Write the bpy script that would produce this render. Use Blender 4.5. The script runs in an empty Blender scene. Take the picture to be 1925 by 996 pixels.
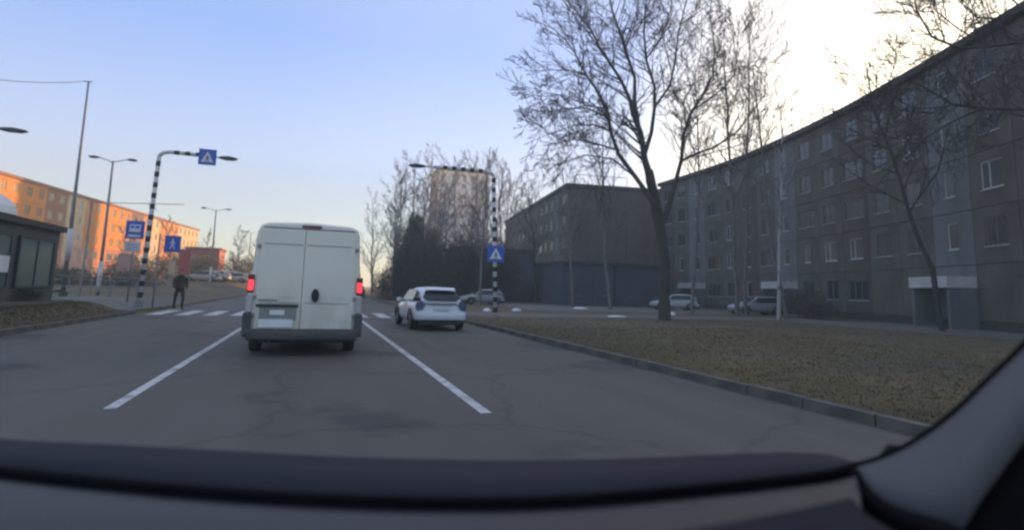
import bpy, bmesh, math, random
from mathutils import Vector, Matrix
R_ = math.radians
S = bpy.context.scene
COL = S.collection

# ------------------------------------------------------------------ camera
F, PX, PY, ROLL = 1100.0, 962.5, 394.985, 0.03
YAW, PITCH = R_(18.43556), R_(7.829077)
CAMP = Vector((0, 0, 1.34))
fw = Vector((math.sin(YAW)*math.cos(PITCH), math.cos(YAW)*math.cos(PITCH), math.sin(PITCH)))
rt0 = Vector((math.cos(YAW), -math.sin(YAW), 0)); up0 = rt0.cross(fw)
rt = rt0*math.cos(ROLL) + up0*math.sin(ROLL)
up = up0*math.cos(ROLL) - rt0*math.sin(ROLL)
cam = bpy.data.cameras.new('camera'); co = bpy.data.objects.new('camera', cam); COL.objects.link(co)
co.matrix_world = Matrix(((rt.x, up.x, -fw.x, CAMP.x), (rt.y, up.y, -fw.y, CAMP.y), (rt.z, up.z, -fw.z, CAMP.z), (0, 0, 0, 1)))
cam.sensor_width = 36; cam.lens = F/1925*36
cam.shift_y = -(498-PY)/1925
cam.clip_start = 0.05; cam.clip_end = 3000
cam.dof.use_dof = True; cam.dof.focus_distance = 5.5; cam.dof.aperture_fstop = 1.7
S.camera = co

# ------------------------------------------------------------------ sky, sun, exposure
SUN_AZ, SUN_EL = R_(57), R_(7.5)
w = bpy.data.worlds.new('World'); S.world = w; w.use_nodes = True
nt = w.node_tree; nt.nodes.clear()
sky = nt.nodes.new('ShaderNodeTexSky'); sky.sky_type = 'NISHITA'; sky.sun_disc = False
sky.sun_elevation = SUN_EL; sky.sun_rotation = SUN_AZ
sky.altitude = 20; sky.air_density = 1.0; sky.dust_density = 0.4; sky.ozone_density = 2.0
bg = nt.nodes.new('ShaderNodeBackground'); bg.inputs[1].default_value = 0.05; SKYK = 0.36
wo = nt.nodes.new('ShaderNodeOutputWorld')
nt.links.new(sky.outputs[0], bg.inputs[0])
# sky colour by elevation; unseen part overhead made whiter to neutralise light below
tcw = nt.nodes.new('ShaderNodeTexCoord'); sep = nt.nodes.new('ShaderNodeSeparateXYZ'); rmp = nt.nodes.new('ShaderNodeValToRGB')
bg2 = nt.nodes.new('ShaderNodeBackground'); bg2.inputs[1].default_value = SKYK; ad = nt.nodes.new('ShaderNodeAddShader')
els = rmp.color_ramp.elements
stops = [(0.0, (.66,.68,.60)), (.08, (.60,.69,.76)), (.2, (.38,.56,.98)), (.38, (.18,.39,.95)), (.62, (.38,.47,.70)), (1.0, (.46,.50,.60))]
while len(els) < len(stops): els.new(.5)
for e_, (p_, c_) in zip(els, stops): e_.position = p_; e_.color = (*c_, 1)
nt.links.new(tcw.outputs['Generated'], sep.inputs[0]); nt.links.new(sep.outputs['Z'], rmp.inputs[0]); nt.links.new(rmp.outputs[0], bg2.inputs[0])
# wide warm aureole of the hidden low sun
dt = nt.nodes.new('ShaderNodeVectorMath'); dt.operation = 'DOT_PRODUCT'; dt.inputs[1].default_value = (math.sin(SUN_AZ)*math.cos(R_(11)), math.cos(SUN_AZ)*math.cos(R_(11)), math.sin(R_(11)))
nt.links.new(tcw.outputs['Generated'], dt.inputs[0])
gr = nt.nodes.new('ShaderNodeValToRGB'); ge = gr.color_ramp.elements; gr.color_ramp.interpolation = 'EASE'
gs = [(.45, (0,0,0)), (.74, (.05,.035,.03)), (.87, (.10,.06,.015)), (.95, (.60,.44,.09)), (1.0, (1.2,.9,.25))]
while len(ge) < len(gs): ge.new(.5)
for e_, (p_, c_) in zip(ge, gs): e_.position = p_; e_.color = (*c_, 1)
bg3 = nt.nodes.new('ShaderNodeBackground'); bg3.inputs[1].default_value = .7; ad2 = nt.nodes.new('ShaderNodeAddShader')
nt.links.new(dt.outputs['Value'], gr.inputs[0]); nt.links.new(gr.outputs[0], bg3.inputs[0])
nt.links.new(bg.outputs[0], ad2.inputs[0]); nt.links.new(bg3.outputs[0], ad2.inputs[1]); nt.links.new(ad2.outputs[0], ad.inputs[0]); nt.links.new(bg2.outputs[0], ad.inputs[1]); nt.links.new(ad.outputs[0], wo.inputs[0])
sl = bpy.data.lights.new('sun', 'SUN'); sl.energy = 4.2; sl.angle = R_(0.6); sl.color = (1, .60, .24)
so = bpy.data.objects.new('sun', sl); COL.objects.link(so)
sd = Vector((math.sin(SUN_AZ)*math.cos(SUN_EL), math.cos(SUN_AZ)*math.cos(SUN_EL), math.sin(SUN_EL)))
so.rotation_euler = sd.to_track_quat('Z', 'Y').to_euler(); so.location = (40, 30, 60)
S.view_settings.view_transform = 'Standard'; S.view_settings.look = 'None'
S.view_settings.exposure = 1.3; S.view_settings.gamma = 1

S.cycles.use_denoising = True
S.cycles.filter_width = 2.4
S.cycles.max_bounces = 5; S.cycles.volume_bounces = 0; S.cycles.transparent_max_bounces = 8
S.cycles.caustics_reflective = False; S.cycles.caustics_refractive = False

def ray(px, py): return rt*((px-PX)/F) - up*((py-PY)/F) + fw
def G(px, py, z=0.0):
    d = ray(px, py); return CAMP + d*((z-CAMP.z)/d.z)
def P(px, py, Y):
    d = ray(px, py); return CAMP + d*((Y-CAMP.y)/d.y)

# ------------------------------------------------------------------ materials
def mat(name, c, c2=None, rough=.75, scale=3.0, metal=0, bump=0, stretch=None, emit=None, es=0, detail=5, spec=.5, lo=.35, hi=.65, coat=0, alpha=1):
    m = bpy.data.materials.new(name); m.use_nodes = True
    n = m.node_tree; b = n.nodes['Principled BSDF']
    b.inputs['Roughness'].default_value = rough; b.inputs['Metallic'].default_value = metal
    b.inputs['Specular IOR Level'].default_value = spec
    b.inputs['Coat Weight'].default_value = coat
    c = (*c, 1); c2 = (*c2, 1) if c2 else tuple(v*.75 for v in c[:3])+(1,)
    tc = n.nodes.new('ShaderNodeTexCoord'); mp = n.nodes.new('ShaderNodeMapping')
    if stretch: mp.inputs['Scale'].default_value = stretch
    nz = n.nodes.new('ShaderNodeTexNoise'); nz.inputs['Scale'].default_value = scale; nz.inputs['Detail'].default_value = detail
    cr = n.nodes.new('ShaderNodeValToRGB'); cr.color_ramp.elements[0].position = lo; cr.color_ramp.elements[1].position = hi
    cr.color_ramp.elements[0].color = c; cr.color_ramp.elements[1].color = c2
    n.links.new(tc.outputs['Object'], mp.inputs[0]); n.links.new(mp.outputs[0], nz.inputs[0])
    n.links.new(nz.outputs[0], cr.inputs[0]); n.links.new(cr.outputs[0], b.inputs['Base Color'])
    if bump:
        bp = n.nodes.new('ShaderNodeBump'); bp.inputs['Strength'].default_value = bump; bp.inputs['Distance'].default_value = .03
        nz2 = n.nodes.new('ShaderNodeTexNoise'); nz2.inputs['Scale'].default_value = scale*6
        n.links.new(mp.outputs[0], nz2.inputs[0]); n.links.new(nz2.outputs[0], bp.inputs['Height']); n.links.new(bp.outputs[0], b.inputs['Normal'])
    if emit:
        b.inputs['Emission Color'].default_value = (*emit, 1); b.inputs['Emission Strength'].default_value = es
    return m
M = {
 'asphalt': mat('asphalt', (.086,.077,.062), (.106,.096,.079), .8, .35, bump=.3, stretch=(1,.25,1), detail=8),
 'asphalt_old': mat('asphalt_old', (.12,.115,.105), (.17,.16,.145), .85, .5, bump=.3, detail=8),
 'marking': mat('marking', (.62,.62,.60), (.34,.34,.34), .7, 2.2, lo=.45, hi=.75, detail=8),
 'kerb': mat('kerb', (.145,.13,.105), (.105,.095,.08), .85, 2),
 'grass': mat('grass', (.110,.085,.038), (.150,.112,.052), .95, .55, bump=.5, detail=9),
 'blade': mat('blade', (.112,.088,.038), (.145,.112,.052), .9, 1.0),
 'soil': mat('soil', (.09,.08,.05), (.12,.10,.06), .95, .1),
 'snow': mat('snow', (.8,.82,.85), (.5,.5,.5), .7, 6, lo=.5, hi=.8),
 'panel': mat('panel', (.115,.108,.09), (.15,.138,.115), .9, .5, bump=.2, detail=7),
 'panel_brown': mat('panel_brown', (.105,.088,.078), (.13,.108,.092), .9, .3, detail=7),
 'joint': mat('joint', (.07,.065,.06), None, .9),
 'stair_blue': mat('stair_blue', (.19,.20,.20), (.155,.165,.165), .85, .5),
 'dark_blue': mat('dark_blue', (.060,.066,.095), (.07,.075,.105), .8, .4),
 'roofing': mat('roofing', (.06,.058,.05), None, .9, 1),
 'frame': mat('frame', (.62,.62,.6), (.5,.5,.48), .6, 2),
 'frame_old': mat('frame_old', (.20,.19,.17), (.14,.135,.12), .7, 2),
 'glass': mat('glass', (.03,.035,.04), (.05,.055,.06), .12, .7, spec=.6),
 'orange': mat('orange_render', (.72,.27,.02), (.60,.19,.015), .85, .12, detail=4),
 'orange2': mat('brown_brick', (.30,.125,.06), (.24,.10,.05), .85, .12, detail=4),
 'cream': mat('cream_render', (.66,.53,.33), (.56,.44,.27), .85, .4),
 'redshop': mat('redshop', (.50,.07,.045), (.36,.08,.05), .6, .25),
 'pinkshop': mat('pinkshop', (.55,.33,.27), (.4,.2,.15), .6, .3),
 'white': mat('white_paint', (.74,.75,.74), (.64,.65,.64), .5, 1.2),
 'vanwhite': mat('van_white', (.80,.76,.64), (.73,.69,.58), .42, .9, coat=.3, lo=.3, hi=.8),
 'carwhite': mat('car_white', (.74,.74,.76), (.66,.66,.69), .3, 1, coat=.5),
 'bumper': mat('bumper_grey', (.055,.055,.052), (.085,.08,.075), .7, 4),
 'seam': mat('seam_shadow_paint', (.30,.30,.27), None, .6, 3),
 'black': mat('black_plastic', (.012,.012,.014), (.02,.02,.02), .6, 4),
 'rubber': mat('rubber', (.02,.02,.02), (.035,.033,.03), .85, 5),
 'darkgreen': mat('dark_green_metal', (.02,.035,.03), None, .6),
 'carglass': mat('car_glass', (.02,.03,.04), (.03,.04,.05), .1, 1),
 'lamp_red': mat('lamp_red', (.5,.02,.03), (.4,.02,.03), .3, 5, emit=(1,.035,.06), es=.85),
 'lamp_dark': mat('lamp_housing', (.16,.02,.03), (.1,.02,.02), .3, 5),
 'lamp_smoke': mat('lamp_smoke', (.09,.11,.16), (.06,.08,.12), .2, 5),
 'lamp_clear': mat('lamp_clear', (.5,.47,.45), (.4,.36,.36), .3, 5),
 'plate': mat('plate', (.8,.8,.78), (.7,.7,.68), .5, 3),
 'polewhite': mat('pole_white', (.70,.70,.68), (.55,.54,.52), .6, 3),
 'poleblack': mat('pole_black', (.015,.016,.018), None, .6, 3),
 'galv': mat('galvanised', (.20,.21,.22), (.28,.29,.29), .5, 2, metal=.3),
 'sign_blue': mat('sign_blue', (.03,.10,.52), (.035,.11,.46), .45, 2),
 'sign_white': mat('sign_white', (.75,.76,.78), (.68,.69,.7), .5, 3),
 'lamp_head': mat('lamp_head', (.06,.07,.075), None, .5, 3),
 'kiosk': mat('kiosk_cladding', (.055,.065,.06), (.075,.08,.075), .8, 1),
 'glass_warm': mat('warm_tinted_glass', (.20,.085,.03), (.26,.11,.04), .45, .7),
 'teal': mat('teal_glass', (.05,.11,.10), (.07,.13,.12), .2, .9),
 'bark': mat('bark', (.050,.046,.042), (.075,.068,.058), .95, 3, bump=.5, stretch=(3,3,.6)),
 'twig': mat('twig', (.052,.044,.042), (.075,.062,.058), .95, 2),
 'birch': mat('birch_bark', (.42,.40,.38), (.09,.08,.075), .9, 2.5, stretch=(1,1,.5), lo=.5, hi=.62),
 'greybark': mat('grey_bark', (.13,.12,.11), (.2,.18,.165), .95, 3),
 'bluebark': mat('pale_twig', (.15,.125,.12), (.19,.155,.14), .95, 2),
 'conifer': mat('conifer_leaf', (.040,.050,.022), (.070,.065,.028), .9, .6),
 'rustleaf': mat('rust_leaf', (.17,.085,.03), (.12,.07,.03), .9, .6),
 'hedge': mat('hedge_leaf', (.050,.045,.040), (.070,.055,.045), .9, .6),
 'hedge2': mat('olive_leaf', (.10,.085,.035), (.14,.11,.045), .9, .6),
 'coat': mat('olive_coat', (.075,.065,.030), (.055,.05,.025), .9, 6),
 'trouser': mat('dark_trousers', (.035,.034,.025), None, .9, 6),
 'skin': mat('skin', (.42,.26,.19), (.38,.22,.16), .6, 6),
 'hair': mat('hair', (.06,.045,.035), None, .9, 9),
 'dash': mat('dash_plastic', (.028,.025,.026), (.042,.038,.037), .6, 1.6, bump=.05),
 'pillar': mat('pillar_trim', (.125,.12,.12), (.10,.098,.10), .85, 1.2),
 'cowl': mat('cowl_plastic', (.024,.025,.033), (.034,.032,.040), .9, 2.5, spec=.2),
 'seal': mat('seal_rubber', (.004,.004,.005), (.006,.006,.007), .9, 3, spec=.1),
 'paint_navy': mat('navy_paint', (.03,.035,.05), None, .4, 1),
}
def wear_tone(m, c, z0=None, z1=None, cracks=False, amount=.6, stretch=(1,1,1), scale=1.5, lo=.45, hi=.75):
    n = m.node_tree; b = n.nodes['Principled BSDF']; src = b.inputs['Base Color'].links[0].from_socket
    mx = n.nodes.new('ShaderNodeMix'); mx.data_type = 'RGBA'; mx.inputs['B'].default_value = (*c, 1)
    tc = n.nodes.new('ShaderNodeTexCoord'); mp = n.nodes.new('ShaderNodeMapping'); mp.inputs['Scale'].default_value = stretch
    n.links.new(tc.outputs['Object'], mp.inputs[0])
    if cracks:
        nz = n.nodes.new('ShaderNodeTexNoise'); nz.inputs['Scale'].default_value = 1.2; nz.inputs['Detail'].default_value = 6
        n.links.new(mp.outputs[0], nz.inputs[0]); va = n.nodes.new('ShaderNodeVectorMath'); va.operation = 'ADD'
        n.links.new(mp.outputs[0], va.inputs[0]); n.links.new(nz.outputs['Color'], va.inputs[1])
        vo = n.nodes.new('ShaderNodeTexVoronoi'); vo.feature = 'DISTANCE_TO_EDGE'; vo.inputs['Scale'].default_value = scale
        n.links.new(va.outputs[0], vo.inputs['Vector']); fac = vo.outputs['Distance']
        rg = n.nodes.new('ShaderNodeMapRange'); rg.inputs[1].default_value = .0; rg.inputs[2].default_value = .022; rg.inputs[3].default_value = amount; rg.inputs[4].default_value = 0
        n.links.new(fac, rg.inputs[0]); fac = rg.outputs[0]
    else:
        nz = n.nodes.new('ShaderNodeTexNoise'); nz.inputs['Scale'].default_value = scale; nz.inputs['Detail'].default_value = 8
        n.links.new(mp.outputs[0], nz.inputs[0])
        rg = n.nodes.new('ShaderNodeMapRange'); rg.inputs[1].default_value = lo; rg.inputs[2].default_value = hi; rg.inputs[3].default_value = 0; rg.inputs[4].default_value = amount
        n.links.new(nz.outputs[0], rg.inputs[0]); fac = rg.outputs[0]
    if z0 is not None:
        sx = n.nodes.new('ShaderNodeSeparateXYZ'); n.links.new(tc.outputs['Object'], sx.inputs[0])
        r2 = n.nodes.new('ShaderNodeMapRange'); r2.inputs[1].default_value = z0; r2.inputs[2].default_value = z1; r2.inputs[3].default_value = 1; r2.inputs[4].default_value = 0
        n.links.new(sx.outputs['Z'], r2.inputs[0]); ml = n.nodes.new('ShaderNodeMath'); ml.operation = 'MULTIPLY'
        n.links.new(fac, ml.inputs[0]); n.links.new(r2.outputs[0], ml.inputs[1]); fac = ml.outputs[0]
    n.links.new(fac, mx.inputs['Factor']); n.links.new(src, mx.inputs['A']); n.links.new(mx.outputs['Result'], b.inputs['Base Color'])
wear_tone(M['asphalt'], (.125,.115,.10), amount=.7, stretch=(1.3,.10,1), scale=1.1)          # polished tyre tracks
wear_tone(M['asphalt'], (.045,.042,.038), amount=.8, scale=.23, lo=.56, hi=.60)              # darker repairs
wear_tone(M['asphalt'], (.025,.024,.022), cracks=True, amount=.35, scale=.28)
wear_tone(M['marking'], (.10,.095,.085), amount=.6, scale=5, lo=.5, hi=.7)
wear_tone(M['vanwhite'], (.20,.17,.13), z0=.35, z1=1.7, amount=.75, scale=2.2, stretch=(1,1,.6), lo=.30, hi=.8)  # brown tone mixed in by noise, stronger towards the bottom
wear_tone(M['panel'], (.07,.064,.055), amount=.7, scale=.8, stretch=(1,1,.25))
wear_tone(M['panel_brown'], (.07,.055,.048), amount=.7, scale=.6, stretch=(1,1,.25))
wear_tone(M['stair_blue'], (.09,.09,.085), amount=.6, scale=.8, stretch=(1,1,.25))
wear_tone(M['grass'], (.075,.062,.038), amount=.8, scale=.18, lo=.45, hi=.65)
wear_tone(M['kerb'], (.075,.07,.06), amount=.8, scale=1.7, lo=.4, hi=.65)
def carpaint(name, c): M[name] = mat(name, c, tuple(v*.85 for v in c), .35, 1, coat=.5)
for n_, c_ in (('paint_silver',(.36,.38,.40)),('paint_pale',(.5,.55,.6)),('paint_dark',(.04,.045,.06)),('paint_red',(.3,.04,.035)),('paint_cream',(.62,.56,.46)),('paint_beige',(.5,.42,.3))): carpaint(n_, c_)

# ------------------------------------------------------------------ mesh helpers
class MB:
    def __init__(s): s.v = []; s.f = []
    def add(s, vs, fs):
        o = len(s.v); s.v += [tuple(v) for v in vs]; s.f += [tuple(i+o for i in f) for f in fs]
    def box(s, x0, x1, y0, y1, z0, z1):
        s.add([(x0,y0,z0),(x1,y0,z0),(x1,y1,z0),(x0,y1,z0),(x0,y0,z1),(x1,y0,z1),(x1,y1,z1),(x0,y1,z1)],
              [(0,3,2,1),(4,5,6,7),(0,1,5,4),(1,2,6,5),(2,3,7,6),(3,0,4,7)])
    def tube(s, pts, rs, n=8, cap=True):
        pts = [Vector(p) for p in pts]
        if not isinstance(rs, (list, tuple)): rs = [rs]*len(pts)
        vs = []; prev = None
        for i, p in enumerate(pts):
            d = (pts[min(i+1, len(pts)-1)] - pts[max(i-1, 0)])
            d = d.normalized() if d.length > 1e-9 else Vector((0,0,1))
            a = prev if prev is not None else (Vector((0,0,1)) if abs(d.z) < .9 else Vector((1,0,0)))
            u = (a - d*a.dot(d)); u = u.normalized() if u.length > 1e-6 else d.orthogonal().normalized()
            prev = u; v = d.cross(u)
            for k in range(n):
                t = 2*math.pi*k/n
                vs.append(p + (u*math.cos(t) + v*math.sin(t))*rs[i])
        fs = []
        for i in range(len(pts)-1):
            for k in range(n):
                a = i*n+k; b = i*n+(k+1) % n
                fs.append((a, b, b+n, a+n))
        if cap: fs.append(tuple(reversed(range(n)))); fs.append(tuple((len(pts)-1)*n+k for k in range(n)))
        s.add(vs, fs)
    def prism(s, poly, a, b, axis='z'):
        n = len(poly); vs = []
        for t in (a, b):
            for (p, q) in poly:
                vs.append({'z': (p,q,t), 'y': (p,t,q), 'x': (t,p,q)}[axis])
        fs = [tuple(range(n)), tuple(range(2*n-1, n-1, -1))] + [(i, i+n, (i+1) % n+n, (i+1) % n) for i in range(n)]
        s.add(vs, fs)
    def loft(s, rings, closed=True, cap=True):
        n = len(rings[0]); vs = [v for r in rings for v in r]; fs = []
        m = n if closed else n-1
        for i in range(len(rings)-1):
            for k in range(m):
                a = i*n+k; b = i*n+(k+1) % n
                fs.append((a, b, b+n, a+n))
        if cap and closed: fs += [tuple(reversed(range(n))), tuple((len(rings)-1)*n+k for k in range(n))]
        s.add(vs, fs)
    def mesh(s, name, m, smooth=False, fixn=True):
        me = bpy.data.meshes.new(name); me.from_pydata(s.v, [], s.f)
        if fixn:
            bm = bmesh.new(); bm.from_mesh(me); bmesh.ops.recalc_face_normals(bm, faces=bm.faces); bm.to_mesh(me); bm.free()
        me.materials.append(m)
        if smooth:
            for p in me.polygons: p.use_smooth = True
        return me
    def build(s, name, m, parent=None, smooth=False, bevel=0, loc=None, fixn=True, seg=2, subd=0):
        return link(name, s.mesh(name, m, smooth, fixn), parent, loc, bevel, seg, subd)
def link(name, me, parent=None, loc=None, bevel=0, seg=2, subd=0, rz=0):
    o = bpy.data.objects.new(name, me); COL.objects.link(o)
    if parent: o.parent = parent
    if loc is not None: o.location = loc
    if rz: o.rotation_euler.z = rz
    if bevel:
        b = o.modifiers.new('bevel', 'BEVEL'); b.width = bevel; b.segments = seg; b.limit_method = 'ANGLE'; b.angle_limit = R_(28)
    if subd:
        b = o.modifiers.new('sub', 'SUBSURF'); b.levels = subd; b.render_levels = subd
    return o
def tag(o, label=None, cat=None, group=None, kind=None):
    if label: o['label'] = label
    if cat: o['category'] = cat
    if group: o['group'] = group
    if kind: o['kind'] = kind
    return o
def thing(name, label, cat, loc=(0,0,0), rz=0, group=None):
    o = bpy.data.objects.new(name, None); COL.objects.link(o); o.location = loc; o.rotation_euler.z = rz
    o.empty_display_size = .3
    return tag(o, label, cat, group)
def box(name, m, parent, x0, x1, y0, y1, z0, z1, bevel=0, smooth=False):
    b = MB(); b.box(x0, x1, y0, y1, z0, z1); return b.build(name, m, parent, bevel=bevel, smooth=smooth)
def kids(o): return [c for c in list(COL.objects) if c.parent == o]
def copy_tree(o, parent=None, childmap=None):
    if childmap is None:
        childmap = {}
        for c in COL.objects:
            if c.parent: childmap.setdefault(c.parent.name, []).append(c)
    c = o.copy(); COL.objects.link(c)
    if parent: c.parent = parent
    for ch in childmap.get(o.name, []): copy_tree(ch, c, childmap)
    return c
def sm(t):
    t = max(0., min(1., t)); return t*t*(3-2*t)

# ------------------------------------------------------------------ the ground
def g(x, y):
    z = 0.0
    if x < -6.5:
        z = .10 + .34*sm((-x-6.7)/1.6)*(1-.75*sm((y-33)/3)*(1-sm((y-46)/4)))
        z += 1.1*sm((y-46)/50)*sm((-x-6.5)/5)
    if x > 5.95: z = .10
    return z
xs = [-600,-300,-150,-90,-60,-40,-30,-24,-18,-14,-12,-10,-9,-8.3,-7.9,-7.5,-7.1,-6.8,-6.56,-6.55,-3,0,3,5.98,5.99,9,14,20,26,34,45,60,90,150,300,700]
ys = [-60,-20,-8,0,5,10,15,20,25,29,32,33,34,35,36,38,42,45,46,48,50,53,58,64,72,80,90,100,120,160,220,350,700,1200]
gm = MB()
vs = []
for y in ys:
    for x in xs:
        z = g(x, y)
        if -6.55 <= x <= 5.98: z = -.05
        vs.append((x, y, z))
fs = []
for j in range(len(ys)-1):
    for i in range(len(xs)-1):
        a = j*len(xs)+i; fs.append((a, a+1, a+1+len(xs), a+len(xs)))
gm.add(vs, fs)
tag(gm.build('grass_ground', M['grass'], smooth=True), kind='structure')

def drape(name, m, x0, x1, y0, y1, dz, step=2.0, flat=None):
    nx = max(1, int((x1-x0)/step)); ny = max(1, int((y1-y0)/step)); v = []; f = []
    for j in range(ny+1):
        for i in range(nx+1):
            x = x0+(x1-x0)*i/nx; y = y0+(y1-y0)*j/ny
            v.append((x, y, (g(x, y) if flat is None else flat)+dz))
    for j in range(ny):
        for i in range(nx):
            a = j*(nx+1)+i; f.append((a, a+1, a+nx+2, a+nx+1))
    b = MB(); b.add(v, f); return tag(b.build(name, m), kind='structure')
drape('road', M['asphalt'], -6.5, 5.9, -12, 260, 0, 4, flat=0)
drape('cross_road', M['asphalt'], -70, -6.5, 35.2, 45, .02, .6)
drape('pavement', M['asphalt_old'], -10.6, -8.6, 4, 35, .02, .4)
drape('crossing_pavement', M['asphalt_old'], -8.6, -6.66, 26.5, 33.6, .03, .3)
drape('path', M['asphalt_old'], 6.06, 30, 27.3, 31.2, .012, 2)
drape('parking_lot', M['asphalt_old'], 14, 42, 36, 62, .014, 3)
drape('yard_road', M['asphalt_old'], 24.5, 33, -6, 27.2, .013, 3)
# kerbs: separate stones
def kerb_line(xc, y0, y1, z1, skip=()):
    first = None
    root = bpy.data.objects.new('kerb', None); COL.objects.link(root); tag(root, kind='structure')
    L = 1.0; b = MB(); b.box(-.075, .075, -.49, .49, -.15, 0)
    me = b.mesh('kerb_stone', M['kerb'])
    y = y0
    while y < y1:
        if not any(a < y < c for a, c in skip):
            random.seed(y+xc)
            link('kerb_stone', me, root, (xc+random.uniform(-.008,.008), y+.5, z1+random.uniform(-.008,.006)))
        y += L
    return root
kerb_line(5.98, -3, 62, .125, skip=((26.6,30.2),))
kerb_line(-6.6, -3, 34, .125, skip=((26.6,30.2),))

# markings
def strip(name, x0, x1, y0, y1, parent):
    b = MB(); n = max(1, int((y1-y0)/1.5)); v = []; f = []
    for j in range(n+1):
        y = y0+(y1-y0)*j/n; v += [(x0, y, .004), (x1, y, .004)]
    for j in range(n): f.append((2*j, 2*j+1, 2*j+3, 2*j+2))
    b.add(v, f); return b.build(name, M['marking'], parent)
mk = bpy.data.objects.new('road_markings', None); COL.objects.link(mk); tag(mk, kind='structure')
strip('lane_line', -1.97, -1.85, 7.3, 25.0, mk)
strip('lane_line', 1.84, 1.97, 6.4, 25.0, mk)
for a in (-6.1, -5.1, -4.1, -3.1, -2.1, -1.1, -.1, .9, 1.9, 2.9, 3.9, 4.9):
    strip('crossing_stripe', a, a+.5, 26.4, 30.6, mk)
for k in range(7): strip('lane_line', -1.97, -1.85, 50+k*8, 53+k*8, mk)

# grass tufts along verge (nobody could count them)
def tufts(name, regions, n, seed):
    random.seed(seed); v = []; f = []
    for _ in range(n):
        (x0, x1, y0, y1) = random.choice(regions)
        x = random.uniform(x0, x1); y = y0+(y1-y0)*random.random()**1.5; z = g(x, y)-.01
        for _k in range(4):
            a = random.uniform(0, 6.28); h = random.uniform(.02, .055); l = random.uniform(.0, .06); wd = .012
            dx, dy = math.cos(a), math.sin(a); o = len(v)
            px_, py_ = x+random.uniform(-.06,.06), y+random.uniform(-.06,.06)
            v += [(px_-dy*wd, py_+dx*wd, z), (px_+dy*wd, py_-dx*wd, z), (px_+dx*l, py_+dy*l, z+h)]
            f.append((o, o+1, o+2))
    b = MB(); b.add(v, f)
    o = b.build(name, M['blade'], fixn=False); return tag(o, 'short winter grass on the roadside verges', 'grass', kind='stuff')
tufts('grass', [(6.1,24,3,26.5),(6.1,16,3,20),(-8.5,-6.75,8,26)], 26000, 5)

# ------------------------------------------------------------------ buildings
def panel_mesh(wd, ht, op, depth, m, name='wall_panel'):
    # a facade panel with an optional opening op=(x0,x1,z0,z1); front face at y=0, facing -y
    b = MB(); gx = .02
    if op is None: b.box(gx, wd-gx, 0, depth, gx, ht-gx); return b.mesh(name, m)
    a, c, d, e = op
    o = [(gx,gx),(wd-gx,gx),(wd-gx,ht-gx),(gx,ht-gx)]; i = [(a,d),(c,d),(c,e),(a,e)]
    v = [(p,0,q) for p,q in o]+[(p,0,q) for p,q in i]+[(p,depth,q) for p,q in o]+[(p,depth,q) for p,q in i]
    f = []
    for k in range(4):
        n = (k+1) % 4
        f += [(k,n,4+n,4+k), (8+k,12+k,12+n,8+n), (k,8+k,8+n,n), (4+k,4+n,12+n,12+k)]
    b.add(v, f); return b.mesh(name, m)
def window_parts(wd, ht, m, mull, name='window'):
    # frame in local coords with lower left at origin, front y=.04
    b = MB(); t = .07
    b.box(0,t,.05,.11,0,ht); b.box(wd-t,wd,.05,.11,0,ht); b.box(t,wd-t,.05,.11,0,t); b.box(t,wd-t,.05,.11,ht-t,ht)
    for x in mull: b.box(x-.035,x+.035,.055,.105,t,ht-t)
    fr = b.mesh('window', m)
    b = MB(); b.box(t*.9, wd-t*.9, .075, .085, t*.9, ht-t*.9); pane = b.mesh('pane', M['glass'])
    b = MB(); b.box(-.06, wd+.06, -.06, .045, -.05, -.01); sill = b.mesh('sill', M['frame'])
    return fr, pane, sill

def facade_run(root, p0, p1, nb, floors, fh, base, kind, wp, pm=None, plain_sill=True, seed=0):
    """bays of panels from p0 to p1 (plan), outward normal on the left-hand side facing -y local"""
    d = Vector((p1[0]-p0[0], p1[1]-p0[1])); L = d.length; ang = math.atan2(d.y, d.x); bw = L/nb
    d.normalize(); rnd = random.Random(seed)
    cache = {}
    def panel(op, m):
        k = (op, m.name)
        if k not in cache: cache[k] = panel_mesh(bw, fh, op, .12, m)
        return cache[k]
    for i in range(nb):
        kd = kind(i)
        for fl in range(floors):
            x, y = p0[0]+d.x*bw*i, p0[1]+d.y*bw*i; z = base+fl*fh
            spec_ = kd(fl) if callable(kd) else kd
            if spec_ is None: continue
            typ, pmx = spec_
            if typ == 'blank': op = None; win = None
            else:
                fr, pane, sill, ww, wh = wp[typ]
                a = round((bw-ww)/2, 3); zz = .85 if wh < 1.9 else .1
                op = (a, round(a+ww, 3), zz, round(zz+wh, 3)); win = (fr, pane, sill, a, zz)
            link('wall_panel', panel(op, pmx), root, (x, y, z), rz=ang)
            if win:
                wo_ = link('window', win[0], root, (x+d.x*win[3], y+d.y*win[3], z+win[4]), rz=ang)
                link('pane', win[1], wo_)
                if plain_sill: link('sill', win[2], wo_)
    return ang, bw

def wall_core(root, poly, z0, z1, m, name='wall'):
    b = MB(); b.prism(poly, z0, z1); return b.build(name, m, root)

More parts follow.
